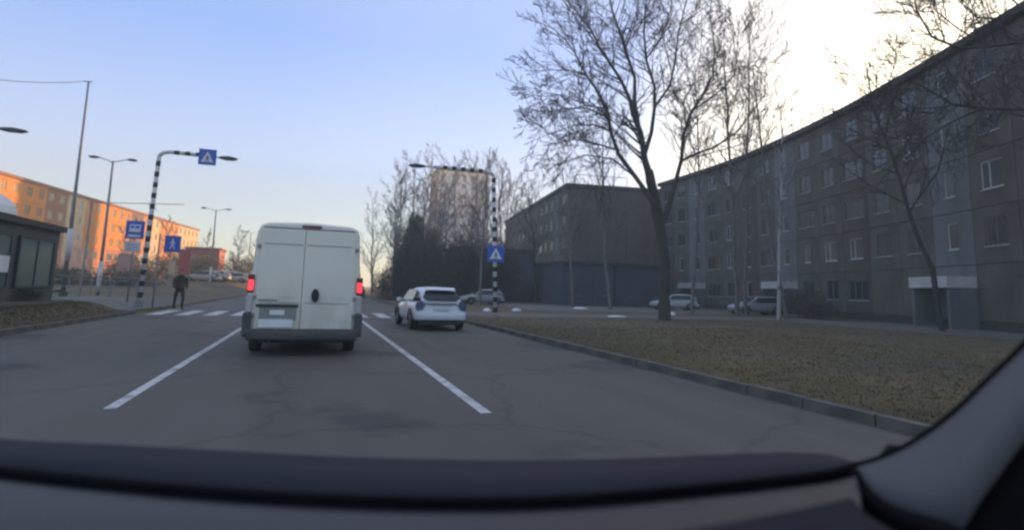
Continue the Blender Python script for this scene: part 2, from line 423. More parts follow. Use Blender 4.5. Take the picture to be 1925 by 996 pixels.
def offs(pts, d):
    """offset a polyline to its right-hand (interior) side by d"""
    out = []
    for i, p in enumerate(pts):
        a = Vector(pts[max(i-1,0)]); b = Vector(pts[min(i+1, len(pts)-1)]); t = (b-a).normalized()
        out.append((p[0]+t.y*d, p[1]-t.x*d))
    return out
W_std = (*window_parts(1.45, 1.4, M['frame'], (.55,)), 1.45, 1.4)
W_old = (*window_parts(1.45, 1.4, M['frame_old'], (.72,)), 1.45, 1.4)
W_nar = (*window_parts(.8, 1.4, M['frame'], ()), .8, 1.4)
W_bal = (*window_parts(2.2, 1.3, M['frame_old'], (.73,1.46)), 2.2, 1.3)
W_warm = (*window_parts(1.4, 1.4, M['orange2'], (.7,)), 1.4, 1.4)
b_ = MB(); b_.box(.063, 1.337, .075, .085, .063, 1.337); W_warm = (W_warm[0], b_.mesh('pane', M['glass_warm']), *W_warm[2:])
W_tow = (*window_parts(1.3, 1.3, M['frame'], (.65,)), 1.3, 1.3)
WP = {'std': W_std, 'old': W_old, 'nar': W_nar, 'bal': W_bal, 'warm': W_warm, 'tow': W_tow}

# --- near right block.  The facade turns its outer side to the road (towards -x)
NB = thing('apartment_block', 'long five storey grey concrete apartment block along the right side of the grass', 'building', (34, 30, .1))
NBo = Vector((34, 30, .1))
def loc(pts): return [(p[0]-NBo.x, p[1]-NBo.y) for p in pts]
# run from far to near so that local -y is the outside
def smooth_pts(pts, n=4):
    out = []
    for i in range(len(pts)-1):
        p0, p1, p2, p3 = pts[max(i-1,0)], pts[i], pts[i+1], pts[min(i+2, len(pts)-1)]
        for k in range(n):
            t = k/n; out.append(.5*((2*p1)+(p2-p0)*t+(2*p0-5*p1+4*p2-p3)*t*t+(3*p1-p0-3*p2+p3)*t**3))
    out.append(pts[-1]); return out
sp_ = smooth_pts([Vector(q) for q in [(39.6,61.5),(38.9,47.5),(36.2,34.5),(32.6,23.5),(28.9,14.2),(25.2,3.5)]], 12)
L_ = sum((sp_[i+1]-sp_[i]).length for i in range(len(sp_)-1)); NBAY = 20
path = [tuple(sp_[0])]; acc = 0; k_ = 1
for i in range(len(sp_)-1):
    d_ = (sp_[i+1]-sp_[i]).length
    while k_ < NBAY and acc+d_ >= L_*k_/NBAY:
        path.append(tuple(sp_[i].lerp(sp_[i+1], (L_*k_/NBAY-acc)/d_))); k_ += 1
    acc += d_
path.append(tuple(sp_[-1]))
pl = loc(path)
H, FH = 14.9, 2.78
inner = offs(pl, -11)
# interior side: facade normal must point to -x ; interior at +x
def interior(pts, d):
    out = []
    for i, p in enumerate(pts):
        a = Vector(pts[max(i-1,0)]); b = Vector(pts[min(i+1, len(pts)-1)]); t = (b-a).normalized()
        out.append((p[0]-t.y*d, p[1]+t.x*d))
    return out
core = interior(pl, .10) + list(reversed(interior(pl, 11)))
wall_core(NB, core, -.4, H-.55, M['joint'])
roofp = interior(pl, -.35) + list(reversed(interior(pl, 11.3)))
b = MB(); b.prism(roofp, H-.5, H-.08); b.build('roof', M['roofing'], NB)
plin = interior(pl, -.04) + list(reversed(interior(pl, .09)))
b = MB(); b.prism(plin, -.3, .42); b.build('plinth', M['joint'], NB)
patt = {0: ['old','std','nar','old','bal'], 1: ['std','std','nar','old','std']}
def nbkind(seg):
    def k(i):
        def fl(f):
            r = random.Random(seg*97+i*13+f*7)
            if (seg, i) in STAIR:
                return ('nar', M['stair_blue']) if f else ('blank', M['stair_blue'])
            if r.random() < .10: return ('blank', M['panel'])
            return (r.choice(['std','old','old','old','old','bal','nar']), M['panel'] if seg % 5 else M['panel_brown'])
        return fl
    return k
STAIR = {(2,0), (7,0), (13,0), (17,0)}
segs = [1]*20
for s_ in range(20):
    facade_run(NB, pl[s_], pl[s_+1], segs[s_], 5, FH, .45, nbkind(s_), WP)
# entrance porches in front of the stair bays
for (s_, i_) in STAIR:
    a = Vector(pl[s_]); c = Vector(pl[s_+1]); t = (c-a).normalized(); bw = (c-a).length/segs[s_]
    p = a+t*(bw*i_); ang = math.atan2(t.y, t.x)
    def pt(name, m, dims, bevel=0):
        bb = MB(); bb.box(*dims); return link(name, bb.mesh(name, m), NB, (p.x, p.y, 0), bevel=bevel, rz=ang)
    pt('porch_canopy', M['frame'], (.0, bw, -1.5, -.02, 2.05, 2.62))
    pt('porch_wall', M['stair_blue'], (.02, .2, -1.4, -.03, 0, 2.04))
    pt('porch_wall', M['stair_blue'], (bw-.2, bw-.02, -1.4, -.03, 0, 2.04))
    dr = pt('door', M['darkgreen'], (.9, 2.0, -.06, -.01, .05, 2.02))
    bb = MB(); bb.box(1.85, 1.9, -.12, -.065, .95, 1.2); link('handle', bb.mesh('handle', M['galv']), dr)
    pt('step', M['kerb'], (.4, 2.5, -1.45, -.07, -.08, .12))
# aerial rails on the roof
def rail(parent, a, c, z, m=M['galv'], hh=1.3, name='roof_rail'):
    a = Vector((*a, z)); c = Vector((*c, z)); b = MB(); n = 4
    b.tube([a+Vector((0,0,hh)), c+Vector((0,0,hh))], .045, 6)
    for k in range(n+1): q = a.lerp(c, k/n); b.tube([q, q+Vector((0,0,hh))], .04, 6)
    return b.build(name, m, parent)
rail(NB, (5.5, 14), (5.3, 24), H-.1, hh=1.6)
rail(NB, (2.5, 4), (4.3, 10), H-.1, hh=1.2)

# --- second block behind with its end wall towards us
SB = thing('apartment_block', 'far five storey block with blank brown end wall left of the big tree', 'building', (30, 67, .1))
SBo = Vector((30, 67))
p_far, p_near, p_e = (35.4-30, 110-67), (29.6-30, 66.8-67), (45.0-30, 64.6-67)
dv = (Vector(p_far)-Vector(p_near)).normalized()
core = [(p_near[0]+.1, p_near[1]+.1), (p_e[0], p_e[1]+.1), (p_e[0]+dv.x*43, p_e[1]+dv.y*43), (p_far[0]+.1, p_far[1])]
wall_core(SB, core, -.4, 14.3, M['joint'])
b = MB(); b.prism([(core[0][0]-.4, core[0][1]-.4), (core[1][0]+.2, core[1][1]-.4), (core[2][0]+.2, core[2][1]), (core[3][0]-.4, core[3][1])], 14.35, 14.85); b.build('roof', M['roofing'], SB)
def sbk(i):
    def fl(f):
        r = random.Random(i*31+f*5)
        if i in (3, 8, 12): return ('nar', M['stair_blue'])
        return (r.choice(['std','old','bal','old']), M['panel'])
    return fl
facade_run(SB, p_far, p_near, 14, 5, FH, .45, sbk, WP)
facade_run(SB, p_near, p_e, 4, 5, FH, .45, lambda i: ('blank', M['panel_brown']), WP)
rail(SB, (1.0, .6), (8, -.2), 14.8, hh=1.5)

# --- blue service building in front of the end wall
BB = thing('service_building', 'low dark blue flat roofed service building in front of the brown end wall', 'building', (22.6, 52, .1))
def lb(o, name, m, dims, bevel=0): b = MB(); b.box(*dims); return b.build(name, m, o, bevel=bevel)
lb(BB, 'wall', M['dark_blue'], (0, 11.6, 0, 7, -.3, 4.0))
lb(BB, 'roof', M['roofing'], (-.2, 11.8, -.2, 7.2, 4.0, 4.25))
for i in range(4):
    d_ = lb(BB, 'garage_door', M['dark_blue'], (.5+i*2.85, 2.9+i*2.85, -.07, -.01, .05, 2.7))
    b = MB(); b.box(1.5+i*2.85, 1.9+i*2.85, -.12, -.075, 1.0, 1.08); b.build('handle', M['galv'], d_)
lb(BB, 'downpipe', M['poleblack'], (5.55, 5.68, -.16, -.03, 0, 4.0))
# navy shed seen left of the second block
BS = thing('storage_shed', 'navy blue metal shed behind the right striped pole', 'shed', (14.6, 62, .1))
lb(BS, 'wall', M['dark_blue'], (0, 9, 0, 6, -.3, 5.6)); lb(BS, 'roof', M['roofing'], (-.2, 9.2, -.2, 6.2, 5.6, 5.85))
lb(BS, 'door', M['poleblack'], (3, 5.6, -.06, -.01, .05, 2.9))
# --- tower
TW = thing('tower_block', 'tall pale tower block standing far behind the bare birches', 'building', (31.3, 160, 0))
lb(TW, 'wall', M['joint'], (.12, 14.9, .12, 12, -.4, 34.4)); lb(TW, 'roof', M['roofing'], (-.2, 15.2, -.2, 12.2, 34.45, 35.1))
facade_run(TW, (0,0), (15,0), 5, 12, 2.82, .5, lambda i: ('blank', M['white']) if i == 4 else ('tow', M['white']), WP, plain_sill=False)
facade_run(TW, (0,12), (0,0), 4, 12, 2.82, .5, lambda i: ('tow', M['panel']), WP, plain_sill=False)

# --- orange sunlit block on the left
OB = thing('orange_block', 'long sunlit orange apartment block with red shopfronts across the road', 'building', (-44, 85, .9))
OBo = Vector((-44, 85))
def fx(y): return -42.6 + (y-95.6)*(11.3/85.4)
opts = [(fx(80), 80), (fx(182), 182)]
ol = [(p[0]-OBo.x, p[1]-OBo.y) for p in opts]
dv = (Vector(ol[1])-Vector(ol[0])).normalized(); nin = Vector((-dv.y, dv.x))
core = [(ol[0][0]+nin.x*.12, ol[0][1]+nin.y*.12), (ol[1][0]+nin.x*.12, ol[1][1]+nin.y*.12), (ol[1][0]+nin.x*12, ol[1][1]+nin.y*12), (ol[0][0]+nin.x*12, ol[0][1]+nin.y*12)]
wall_core(OB, core, -1.4, 14.3, M['orange2'])
b = MB(); b.prism([(core[0][0]-nin.x*.4, core[0][1]-nin.y*.4-.2), (core[1][0]-nin.x*.4, core[1][1]-nin.y*.4+.2), (core[2][0], core[2][1]+.2), (core[3][0], core[3][1]-.2)], 14.32, 14.75); b.build('roof', M['orange2'], OB)
nbO = 34; bwO = 102.76/34
def okind(i):
    y = 80+i*3.0
    def fl(f):
        if f == 0 or (f == 1 and i > 9 and i % 4): return ('bal', M['redshop'] if (i//3) % 3 != 1 else M['pinkshop'])
        if i in (12, 13, 23, 24, 29): return ('nar', M['cream'])
        if i in (10, 11, 20, 21): return ('old', M['orange2'])
        if i >= 30: return ('warm', M['cream'])
        return ('warm', M['orange'] if f > 1 or i % 3 else M['orange2'])
    return fl
facade_run(OB, ol[0], ol[1], nbO, 5, 2.8, .3, okind, WP, plain_sill=False)
# red pavilion near the junction
RP = thing('red_pavilion', 'bright red corner shop pavilion beside the orange block', 'shop', tuple(P(345, 520, 100).xy)+(1.0,))
lb(RP, 'wall', M['redshop'], (0, 4.6, 0, 6, -1.2, 5.2)); lb(RP, 'roof', M['orange2'], (-.2, 4.8, -.2, 6.2, 5.2, 5.5))
wd = lb(RP, 'window', M['pinkshop'], (.5, 2.4, -.08, -.01, .6, 2.6)); b = MB(); b.box(.6, 2.3, -.1, -.085, .7, 2.5); b.build('pane', M['glass'], wd)
lb(RP, 'fascia_sign', M['pinkshop'], (.3, 4.3, -.14, -.01, 3.2, 4.2))

# --- kiosk / stop pavilion at left
KZ = .44
K = thing('stop_kiosk', 'dark green roadside kiosk with teal glass beside the left pavement', 'kiosk', (-9, 26, KZ))
lb(K, 'wall', M['kiosk'], (-3.4, -.05, -11.5, 0, -.3, 2.55))
lb(K, 'roof', M['roofing'], (-3.8, .12, -11.9, .12, 2.55, 2.75))
for (y0, y1, m_) in ((-3.2,-.5,'teal'), (-6.4,-3.7,'teal'), (-9.6,-6.9,'teal')):
    fr = MB()
    fr.box(-.045,.04,y0,y0+.08,.5,2.2); fr.box(-.045,.04,y1-.08,y1,.5,2.2); fr.box(-.045,.04,y0+.08,y1-.08,.5,.58); fr.box(-.045,.04,y0+.08,y1-.08,2.12,2.2); fr.box(-.045,.035,(y0+y1)/2-.03,(y0+y1)/2+.03,.58,2.12)
    f_ = fr.build('window', M['darkgreen'], K)
    b = MB(); b.box(-.04,.01,y0+.07,y1-.07,.57,2.13); b.build('pane', M[m_], f_)
fr = MB(); fr.box(-2.9,-.5,.0,.06,.5,2.2); f_ = fr.build('window', M['darkgreen'], K); b = MB(); b.box(-2.8,-.6,.061,.075,.6,2.1); b.build('pane', M['teal'], f_)
lb(K, 'sign_panel', M['white'], (.045, .09, -6.0, -3.9, 1.0, 1.5))
lb(K, 'bench', M['darkgreen'], (.06, .5, -3.0, -.8, .38, .45))
lb(K, 'plinth', M['kerb'], (-3.5, .6, -11.6, .1, -.3, .08))
ar = MB(); n_ = 12
ring = []
for k in range(n_+1):
    t = math.pi*k/n_; ring.append((-1.9-1.75*math.cos(t), 2.82+.95*math.sin(t)))
for k in range(n_, -1, -1):
    t = math.pi*k/n_; ring.append((-1.9-1.62*math.cos(t), 2.81+.85*math.sin(t)))
ar.prism(ring, -11.2, -3.2, 'y'); ar.build('curved_canopy', M['white'], K)

# ------------------------------------------------------------------ signs, poles, lamps
def crossing_sign(parent, c, wd, ht, name='sign', tri=True):
    """blue board facing -y with white triangle and walking figure; c = centre of front face"""
    x, y, z = c
    b = MB(); b.box(x-wd/2, x+wd/2, y, y+.03, z-ht/2, z+ht/2); s_ = b.build(name, M['sign_blue'], parent, bevel=.008)
    y -= .001
    if tri:
        b = MB(); b.prism([(x-wd*.36, z-ht*.32), (x+wd*.36, z-ht*.32), (x, z+ht*.36)], y-.006, y-.001, 'y'); b.build('pictogram_triangle', M['sign_white'], s_)
    m_ = M['poleblack'] if tri else M['sign_white']
    k = ht*(.42 if tri else .62); z0 = z-ht*(.30 if tri else .30)
    b = MB(); yy = y-.012
    def st(pts, r): b.prism(pts, yy, yy+.004, 'y')
    # walking figure
    b.prism([(x+k*.09*math.cos(t*math.pi/4), z0+k*.9+k*.09*math.sin(t*math.pi/4)) for t in range(8)], yy, yy+.004, 'y')
    b.prism([(x-.07*k, z0+.4*k), (x+.07*k, z0+.4*k), (x+.09*k, z0+.78*k), (x-.09*k, z0+.78*k)], yy, yy+.004, 'y')
    b.prism([(x-.07*k, z0+.42*k), (x+.03*k, z0+.42*k), (x-.16*k, z0), (x-.26*k, z0)], yy+.0045, yy+.0075, 'y')
    b.prism([(x-.02*k, z0+.42*k), (x+.08*k, z0+.42*k), (x+.24*k, z0), (x+.14*k, z0)], yy-.0035, yy-.0005, 'y')
    b.prism([(x-.08*k, z0+.76*k), (x-.04*k, z0+.70*k), (x-.22*k, z0+.44*k), (x-.27*k, z0+.48*k)], yy-.0075, yy-.004, 'y')
    b.prism([(x+.08*k, z0+.76*k), (x+.04*k, z0+.70*k), (x+.22*k, z0+.46*k), (x+.27*k, z0+.50*k)], yy-.0075, yy-.004, 'y')
    b.build('pictogram_person', m_, s_)
    return s_
def lamp_head(parent, p, d, L=.75):
    """flat street lamp from p in direction d (unit x sign)"""
    b = MB(); x, y, z = p
    prof = [(0,-.03),(L*.25,-.07),(L*.7,-.075),(L,-.02),(L*.95,.035),(L*.5,.09),(L*.15,.06),(0,.03)]
    rings = []
    for yy, s_ in ((-.13,.6),(-.09,1),(.09,1),(.13,.6)):
        rings.append([(x+d*px_, y+yy, z+pz*s_) for px_, pz in prof])
    b.loft(rings); h = b.build('lamp_head', M['lamp_head'], parent)
    b = MB(); x0, x1 = sorted((x+d*L*.3, x+d*L*.85)); b.box(x0, x1, y-.08, y+.08, z-.088, z-.079); b.build('lamp_lens', M['lamp_clear'], h)
    return h
def gantry(label, base, top, armdir, armlen, lamp_at, sign_on_arm, sign_on_pole, lean=(0,0)):
    o = thing('crossing_gantry', label, 'crossing gantry', base)
    hgt = top-base[2]; lx = lean[0]
    b = MB(); b.tube([(0,0,0),(lx*.5,0,hgt*.5),(lx,0,hgt-.12)], [.10,.092,.085], 12); b.build('pole', M['polewhite'], o, smooth=True)
    b = MB(); b.tube([(0,0,-.15),(0,0,.10)], .17, 12); b.build('base', M['galv'], o)
    pitch = .46; z = .25; me = None
    while z+.23 < hgt-.2:
        b = MB(); f0 = z/hgt; f1 = (z+.22)/hgt
        r0 = .103-.016*f0; b.tube([(lx*f0,0,z),(lx*f1,0,z+.22)], r0+.004, 12); b.build('band', M['poleblack'], o, smooth=False)
        z += pitch
    s_ = armdir
    b = MB(); a0 = (lx, 0, hgt-.14)
    b.tube([a0, (lx+s_*.12,0,hgt+.0), (lx+s_*.4,0,hgt+.07), (lx+s_*armlen,0,hgt+.04)], [.085,.085,.082,.078], 10); b.build('arm', M['polewhite'], o, smooth=True)
    xx = .55
    while xx+.2 < armlen:
        b = MB(); b.tube([(lx+s_*xx,0,hgt+.068),(lx+s_*(xx+.2),0,hgt+.062)], .092, 10); b.build('band', M['poleblack'], o); xx += .42
    b = MB(); b.tube([(lx+s_*armlen,0,hgt+.04),(lx+s_*lamp_at,0,hgt+.02)], .028, 8); b.build('lamp_arm', M['galv'], o)
    lamp_head(o, (lx+s_*lamp_at, 0, hgt+.02), s_)
    if sign_on_arm is not None:
        crossing_sign(o, (lx+s_*sign_on_arm, -.09, hgt-.02), .70, .70)
    if sign_on_pole is not None:
        crossing_sign(o, (lx*.4, -.14, sign_on_pole), .82, .74)
    return o
gantry('left striped black and white pole with blue crossing sign on its arm', (-6.72, 28, .36), 6.72, 1, 2.0, 2.3, 1.85, None, lean=(.13,0))
gantry('right striped black and white pole with blue crossing sign on its post', (8.03, 26, .1), 6.78, -1, 2.85, 3.25, None, 2.9, lean=(-.33,0))

# blue sign post behind the pedestrian
def sign_post(label, x, y, z0, h, build, r=.035):
    o = thing('sign_post', label, 'road sign', (x, y, z0))
    b = MB(); b.tube([(0,0,-.2),(0,0,h)], r, 8); b.build('post', M['galv'], o, smooth=True); build(o); return o
sign_post('blue pedestrian sign on grey post above the walking person', -5.78+.0-1.0, 30.5, .15, 3.3, lambda o: crossing_sign(o, (0.55, -.06, 2.85), .66, .76, tri=False))
def busboard(o):
    b = MB(); b.box(-.36,.36,-.07,-.04,2.7,3.5); s_ = b.build('bus_stop_sign', M['sign_blue'], o, bevel=.01)
    b = MB(); b.box(-.22,.22,-.085,-.072,3.0,3.34); b.build('pictogram_bus', M['sign_white'], s_, bevel=.02)
    b = MB(); b.box(-.17,-.02,-.092,-.087,3.17,3.28); b.box(.02,.17,-.092,-.087,3.17,3.28); b.build('pictogram_bus_window', M['sign_blue'], s_)
    b = MB(); b.box(-.24,.24,-.085,-.072,2.78,2.88); b.build('lettering_strip', M['sign_white'], s_)
    b = MB(); b.box(-.34,.28,-.07,-.045,2.12,2.58); t_ = b.build('timetable_plate', M['polewhite'], o, bevel=.01)
    b = MB()
    for k in range(3): b.box(-.26,.2,-.075,-.0715,2.2+k*.11,2.23+k*.11)
    b.build('timetable_line', M['galv'], t_)
sign_post('blue bus stop sign with white timetable plate left of the striped pole', -7.66, 30, .42, 3.6, busboard)

# tall tapering mast
o = thing('tall_mast', 'tall thin tapering mast rising above the kiosk at left', 'mast', (-11.4, 34, .4))
b = MB(); b.tube([(0,0,0),(-.05,0,5.5),(-.1,0,10.8)], [.11,.075,.045], 10); b.build('pole', M['galv'], o, smooth=True)
b = MB(); b.tube([(0,0,-.15),(0,0,.25)], .2, 10); b.build('base', M['kerb'], o)
b = MB(); b.tube([(0,0,1.75),(-.02,0,3.3)], .125, 10); b.build('white_sleeve', M['polewhite'], o, smooth=True)
b = MB(); b.tube([(-.35,0,10.78),(.05,0,10.8)], .03, 6); b.build('bracket', M['galv'], o)
def wire(label, a, c, sag=.3, r=.012):
    pts = []
    for k in range(13):
        t = k/12; p = Vector(a).lerp(Vector(c), t); p.z -= sag*4*t*(1-t); pts.append(p)
    b = MB(); b.tube(pts, r, 5); return tag(b.build('overhead_wire', M['poleblack']), label, 'wire')
wire('thin wire running left from the top of the tall mast', (-11.8,34,11.15), tuple(P(-160,125,24)), .25, .016)
def double_lamp(label, x, y, z0, h, arm, base_white=2.0, tilt=0):
    o = thing('street_lamp', label, 'street lamp', (x, y, z0), group='double street lamps on the left')
    b = MB(); b.tube([(0,0,-.2),(-.02,0,h*.5),(-.06,0,h)], [.12,.09,.06], 10); b.build('pole', M['galv'], o, smooth=True)
    b = MB(); b.tube([(0,0,.02),(0,0,base_white)], .135, 10); b.build('white_sleeve', M['polewhite'], o, smooth=True)
    for s_ in (-1, 1):
        b = MB(); b.tube([(-.06,0,h-.12),(-.06+s_*arm*.3,0,h-.02),(-.06+s_*arm,0,h+.16)], .03, 6); b.build('lamp_arm', M['galv'], o)
        lamp_head(o, (-.06+s_*arm, 0, h+.16), s_, .62)
    return o
double_lamp('nearer double armed street lamp between kiosk and striped pole', -13.2, 45, .45, 8.7, .8)
double_lamp('farther double armed street lamp between the pedestrian sign and van', -11.2, 75, 1.0, 8.6, 1.0)
double_lamp('most distant double armed street lamp just left of the van', -10.9, 112, 1.3, 8.8, 1.0)
o = thing('street_lamp', 'single street lamp head poking in at the left edge of the view', 'street lamp', (-14.2, 26.5, .44))
b = MB(); b.tube([(0,0,-.2),(0,0,6.0),(.3,0,6.5),(2.6,0,6.35)], [.09,.07,.05,.04], 8); b.build('pole', M['galv'], o, smooth=True)
lamp_head(o, (2.6, 0, 6.35), 1, .9)
# tram wire bracket
o = thing('wire_bracket', 'horizontal wire bracket crossing behind the left striped pole', 'bracket', (-12.9, 41, .45))
b = MB(); b.tube([(0,0,-.2),(0,0,5.55)], .05, 8); b.build('pole', M['galv'], o)
b = MB(); b.tube([(-.1,0,5.38),(4.9,0,5.62)], .022, 6); b.build('arm', M['galv'], o)
b = MB(); b.tube([(2.9,0,5.5),(3.5,0,5.15)], .018, 6); b.build('strut', M['galv'], o)

# railings on the left
def railing(label, x0, y0, x1, y1, n):
    o = thing('railing', label, 'railing', (x0, y0, g(x0, y0)))
    d = Vector((x1-x0, y1-y0)); dz = g(x1, y1)-g(x0, y0)
    for k in range(n+1):
        t = k/n; b = MB(); b.tube([(d.x*t, d.y*t, dz*t-.1), (d.x*t, d.y*t, dz*t+1.0)], .03, 6); b.build('post', M['galv'], o)
    for h_ in (.5, .98):
        b = MB(); b.tube([(0,0,h_), (d.x, d.y, dz+h_)], .024, 6); b.build('rail', M['galv'], o)
railing('low grey railing beside the kiosk end', -12.2, 31, -8.2, 33.6, 4)
railing('low grey railing along the far side of the crossing street', -22, 47, -9, 47, 10)

# ------------------------------------------------------------------ vegetation
def leaf_mass(name, m, blobs, n, size, parent=None, seed=1, flat=.5):
    rnd = random.Random(seed); v = []; f = []
    tot = sum(b_[3]*b_[4]*b_[5] for b_ in blobs)
    for (cx, cy, cz, rx, ry, rz_) in blobs:
        k = int(n*rx*ry*rz_/tot)
        for _ in range(k):
            a = rnd.uniform(0, 2*math.pi); u = rnd.uniform(-1, 1); q = rnd.random()**.45
            q *= 1+.15*math.sin(a*5+cz)+rnd.uniform(-.12,.12)
            s_ = math.sqrt(1-u*u); c = Vector((cx+rx*q*s_*math.cos(a), cy+ry*q*s_*math.sin(a), max(.02, cz+rz_*q*u)))
            d1 = Vector((rnd.gauss(0,1), rnd.gauss(0,1), rnd.gauss(0,1))).normalized(); d2 = d1.orthogonal().normalized()
            L = size*rnd.uniform(.5, 1.3); o = len(v)
            v += [c-d1*L, c+d2*L*flat*.5, c+d1*L, c-d2*L*flat*.5]; f.append((o, o+1, o+2, o+3))
    b = MB(); b.add(v, f); return b.build(name, m, parent, fixn=False)

def grow(mb_t, mb_c, p, d, L, r, lvl, rnd, P_):
    """recursive bare branch; wood thicker than P_['split'] goes to the trunk mesh"""
    n = max(3, int(L/(P_['step']*(1 if lvl < 2 else .7))))
    n = min(n, 9)
    pts = [p.copy()]; rs = [r]; dirs = [d.copy()]
    for i in range(n):
        d = (d + Vector((rnd.gauss(0,1), rnd.gauss(0,1), rnd.gauss(0,.8)))*P_['wob'] + Vector((0,0,P_['up']))).normalized()
        p = p + d*(L/n); pts.append(p.copy()); rs.append(max(P_['rmin'], r*(1-.8*(i+1)/n))); dirs.append(d.copy())
    (mb_t if lvl <= P_['tl'] else mb_c).tube(pts, rs, 6 if lvl == 0 else (4 if lvl == 1 else 3), cap=False)
    if lvl >= P_['lv']: return
    nc = P_['n'][min(lvl, len(P_['n'])-1)]
    for k in range(nc):
        t = P_['t0'] + (1-P_['t0'])*(k+rnd.random())/nc if lvl == 0 else .15+.85*(k+rnd.random())/nc
        i = min(n-1, int(t*n)); fr = t*n-i
        q = pts[i].lerp(pts[i+1], min(1, fr)); dd = dirs[min(i+1, n)]
        ax = dd.orthogonal().normalized(); ax.rotate(Matrix.Rotation(rnd.uniform(0, 6.283), 3, dd))
        nd = (dd*math.cos(P_['ang']) + ax*math.sin(P_['ang'])*rnd.uniform(.7,1.2)).normalized()
        cl = L*(P_['k']*(1-.55*t if lvl == 0 else 1-.45*t))*rnd.uniform(.7,1.15)
        grow(mb_t, mb_c, q, nd, cl, max(P_['rmin'], rs[i]*.55), lvl+1, rnd, P_)
DEF = dict(step=.9, wob=.10, up=.05, rmin=.012, tl=1, lv=3, n=[14,7,5], t0=.3, ang=R_(42), k=.42)
def bare_tree(label, x, y, h, r, seed, bark='greybark', twig='twig', lean=(0,0), group=None, z=None, name='bare_tree', **kw):
    P_ = dict(DEF); P_.update(kw); rnd = random.Random(seed)
    o = thing(name, label, 'tree', (x, y, g(x, y) if z is None else z), group=group)
    t = MB(); c = MB()
    grow(t, c, Vector((0,0,-.1)), Vector((lean[0], lean[1], 1)).normalized(), h, r, 0, rnd, P_)
    t.build('trunk', M[bark], o, smooth=True, fixn=False); c.build('crown', M[twig], o, fixn=False)
    return o

# the big tree, its limbs placed by hand
bx, by = 17.0, 26.1
BT = thing('big_bare_tree', 'large leafless forked tree on the grass in front of the right blocks', 'tree', (bx, by, .1))
tm, cm = MB(), MB(); rnd = random.Random(11)
PB = dict(DEF); PB.update(rmin=.0105, lv=2, n=[6,4,3], ang=R_(40), k=.5, tl=-1, step=.5, wob=.04, up=.05)
limbs = [
 ([(1250,614),(1250,560),(1249,490),(1240,420),(1230,365),(1220,320)], [.34,.27,.25,.29,.27,.21], 0, 0),
 ([(1224,345),(1219,325),(1215,300),(1204,250),(1190,215)], [.26,.2,.17,.14,.12], 0, 0.3),
 ([(1236,392),(1200,340),(1165,290),(1150,245),(1146,212),(1125,175),(1100,140),(1083,105),(1070,60)], [.14,.12,.10,.09,.085,.07,.055,.04,.02], -.6, 1.2),
 ([(1190,218),(1184,190),(1165,150),(1145,120),(1130,95),(1112,60),(1085,25),(1055,-10)], [.11,.10,.085,.07,.06,.05,.035,.02], .5, 1.8),
 ([(1202,248),(1196,190),(1195,145),(1180,100),(1165,60),(1150,20),(1140,-40)], [.12,.1,.08,.07,.06,.045,.02], -.8, -1.5),
 ([(1212,290),(1226,250),(1231,200),(1230,160),(1214,115),(1212,60),(1216,0),(1222,-60)], [.12,.105,.095,.08,.07,.06,.04,.02], .4, 1.5),
 ([(1232,200),(1258,160),(1270,115),(1274,70),(1286,20),(1300,-40)], [.07,.06,.05,.045,.035,.02], 0, -1.6),
 ([(1216,110),(1240,70),(1262,20),(1262,-30)], [.05,.04,.03,.02], 0, .8),
 ([(1195,150),(1175,80),(1200,20),(1205,-50)], [.05,.045,.03,.02], 0, -1),
 ([(1241,430),(1252,398),(1268,360),(1281,300),(1286,255),(1300,212),(1325,175),(1342,140),(1345,90),(1335,30),(1340,-20)], [.15,.15,.12,.10,.095,.085,.07,.055,.045,.03,.02], 0, 1.0),
 ([(1283,302),(1310,290),(1340,281),(1365,262),(1388,245),(1412,215),(1435,180),(1440,120)], [.075,.07,.06,.055,.045,.035,.025,.015], 0, 1.0),
 ([(1303,208),(1340,185),(1365,162),(1382,140),(1386,95),(1390,40)], [.06,.05,.045,.035,.025,.015], 0, -1.5),
 ([(1290,240),(1285,190),(1300,160),(1318,110),(1320,60)], [.05,.04,.03,.025,.015], 0, 1.5),
 ([(1160,282),(1120,270),(1080,262),(1030,272)], [.05,.04,.03,.015], 0, -1),
 ([(1150,248),(1115,236),(1080,235),(1040,248),(1000,265)], [.05,.04,.03,.02,.012], 0, .8),
 ([(1148,225),(1105,205),(1065,205),(1025,212),(990,206)], [.05,.04,.03,.02,.012], 0, 1.6),
 ([(1143,205),(1100,198),(1060,180),(1010,182)], [.045,.035,.025,.012], 0, -1.4),
 ([(1100,142),(1070,135),(1035,132),(985,134)], [.045,.035,.02,.012], 0, .4),
 ([(1084,105),(1060,75),(1035,50),(1020,40)], [.04,.03,.02,.012], 0, .6),
 ([(1130,95),(1100,50),(1070,20),(1050,-10)], [.04,.03,.025,.012], 0, -.8),
 ([(1196,335),(1150,300),(1100,292),(1060,305)], [.05,.04,.03,.015], 0, 1.2),
]
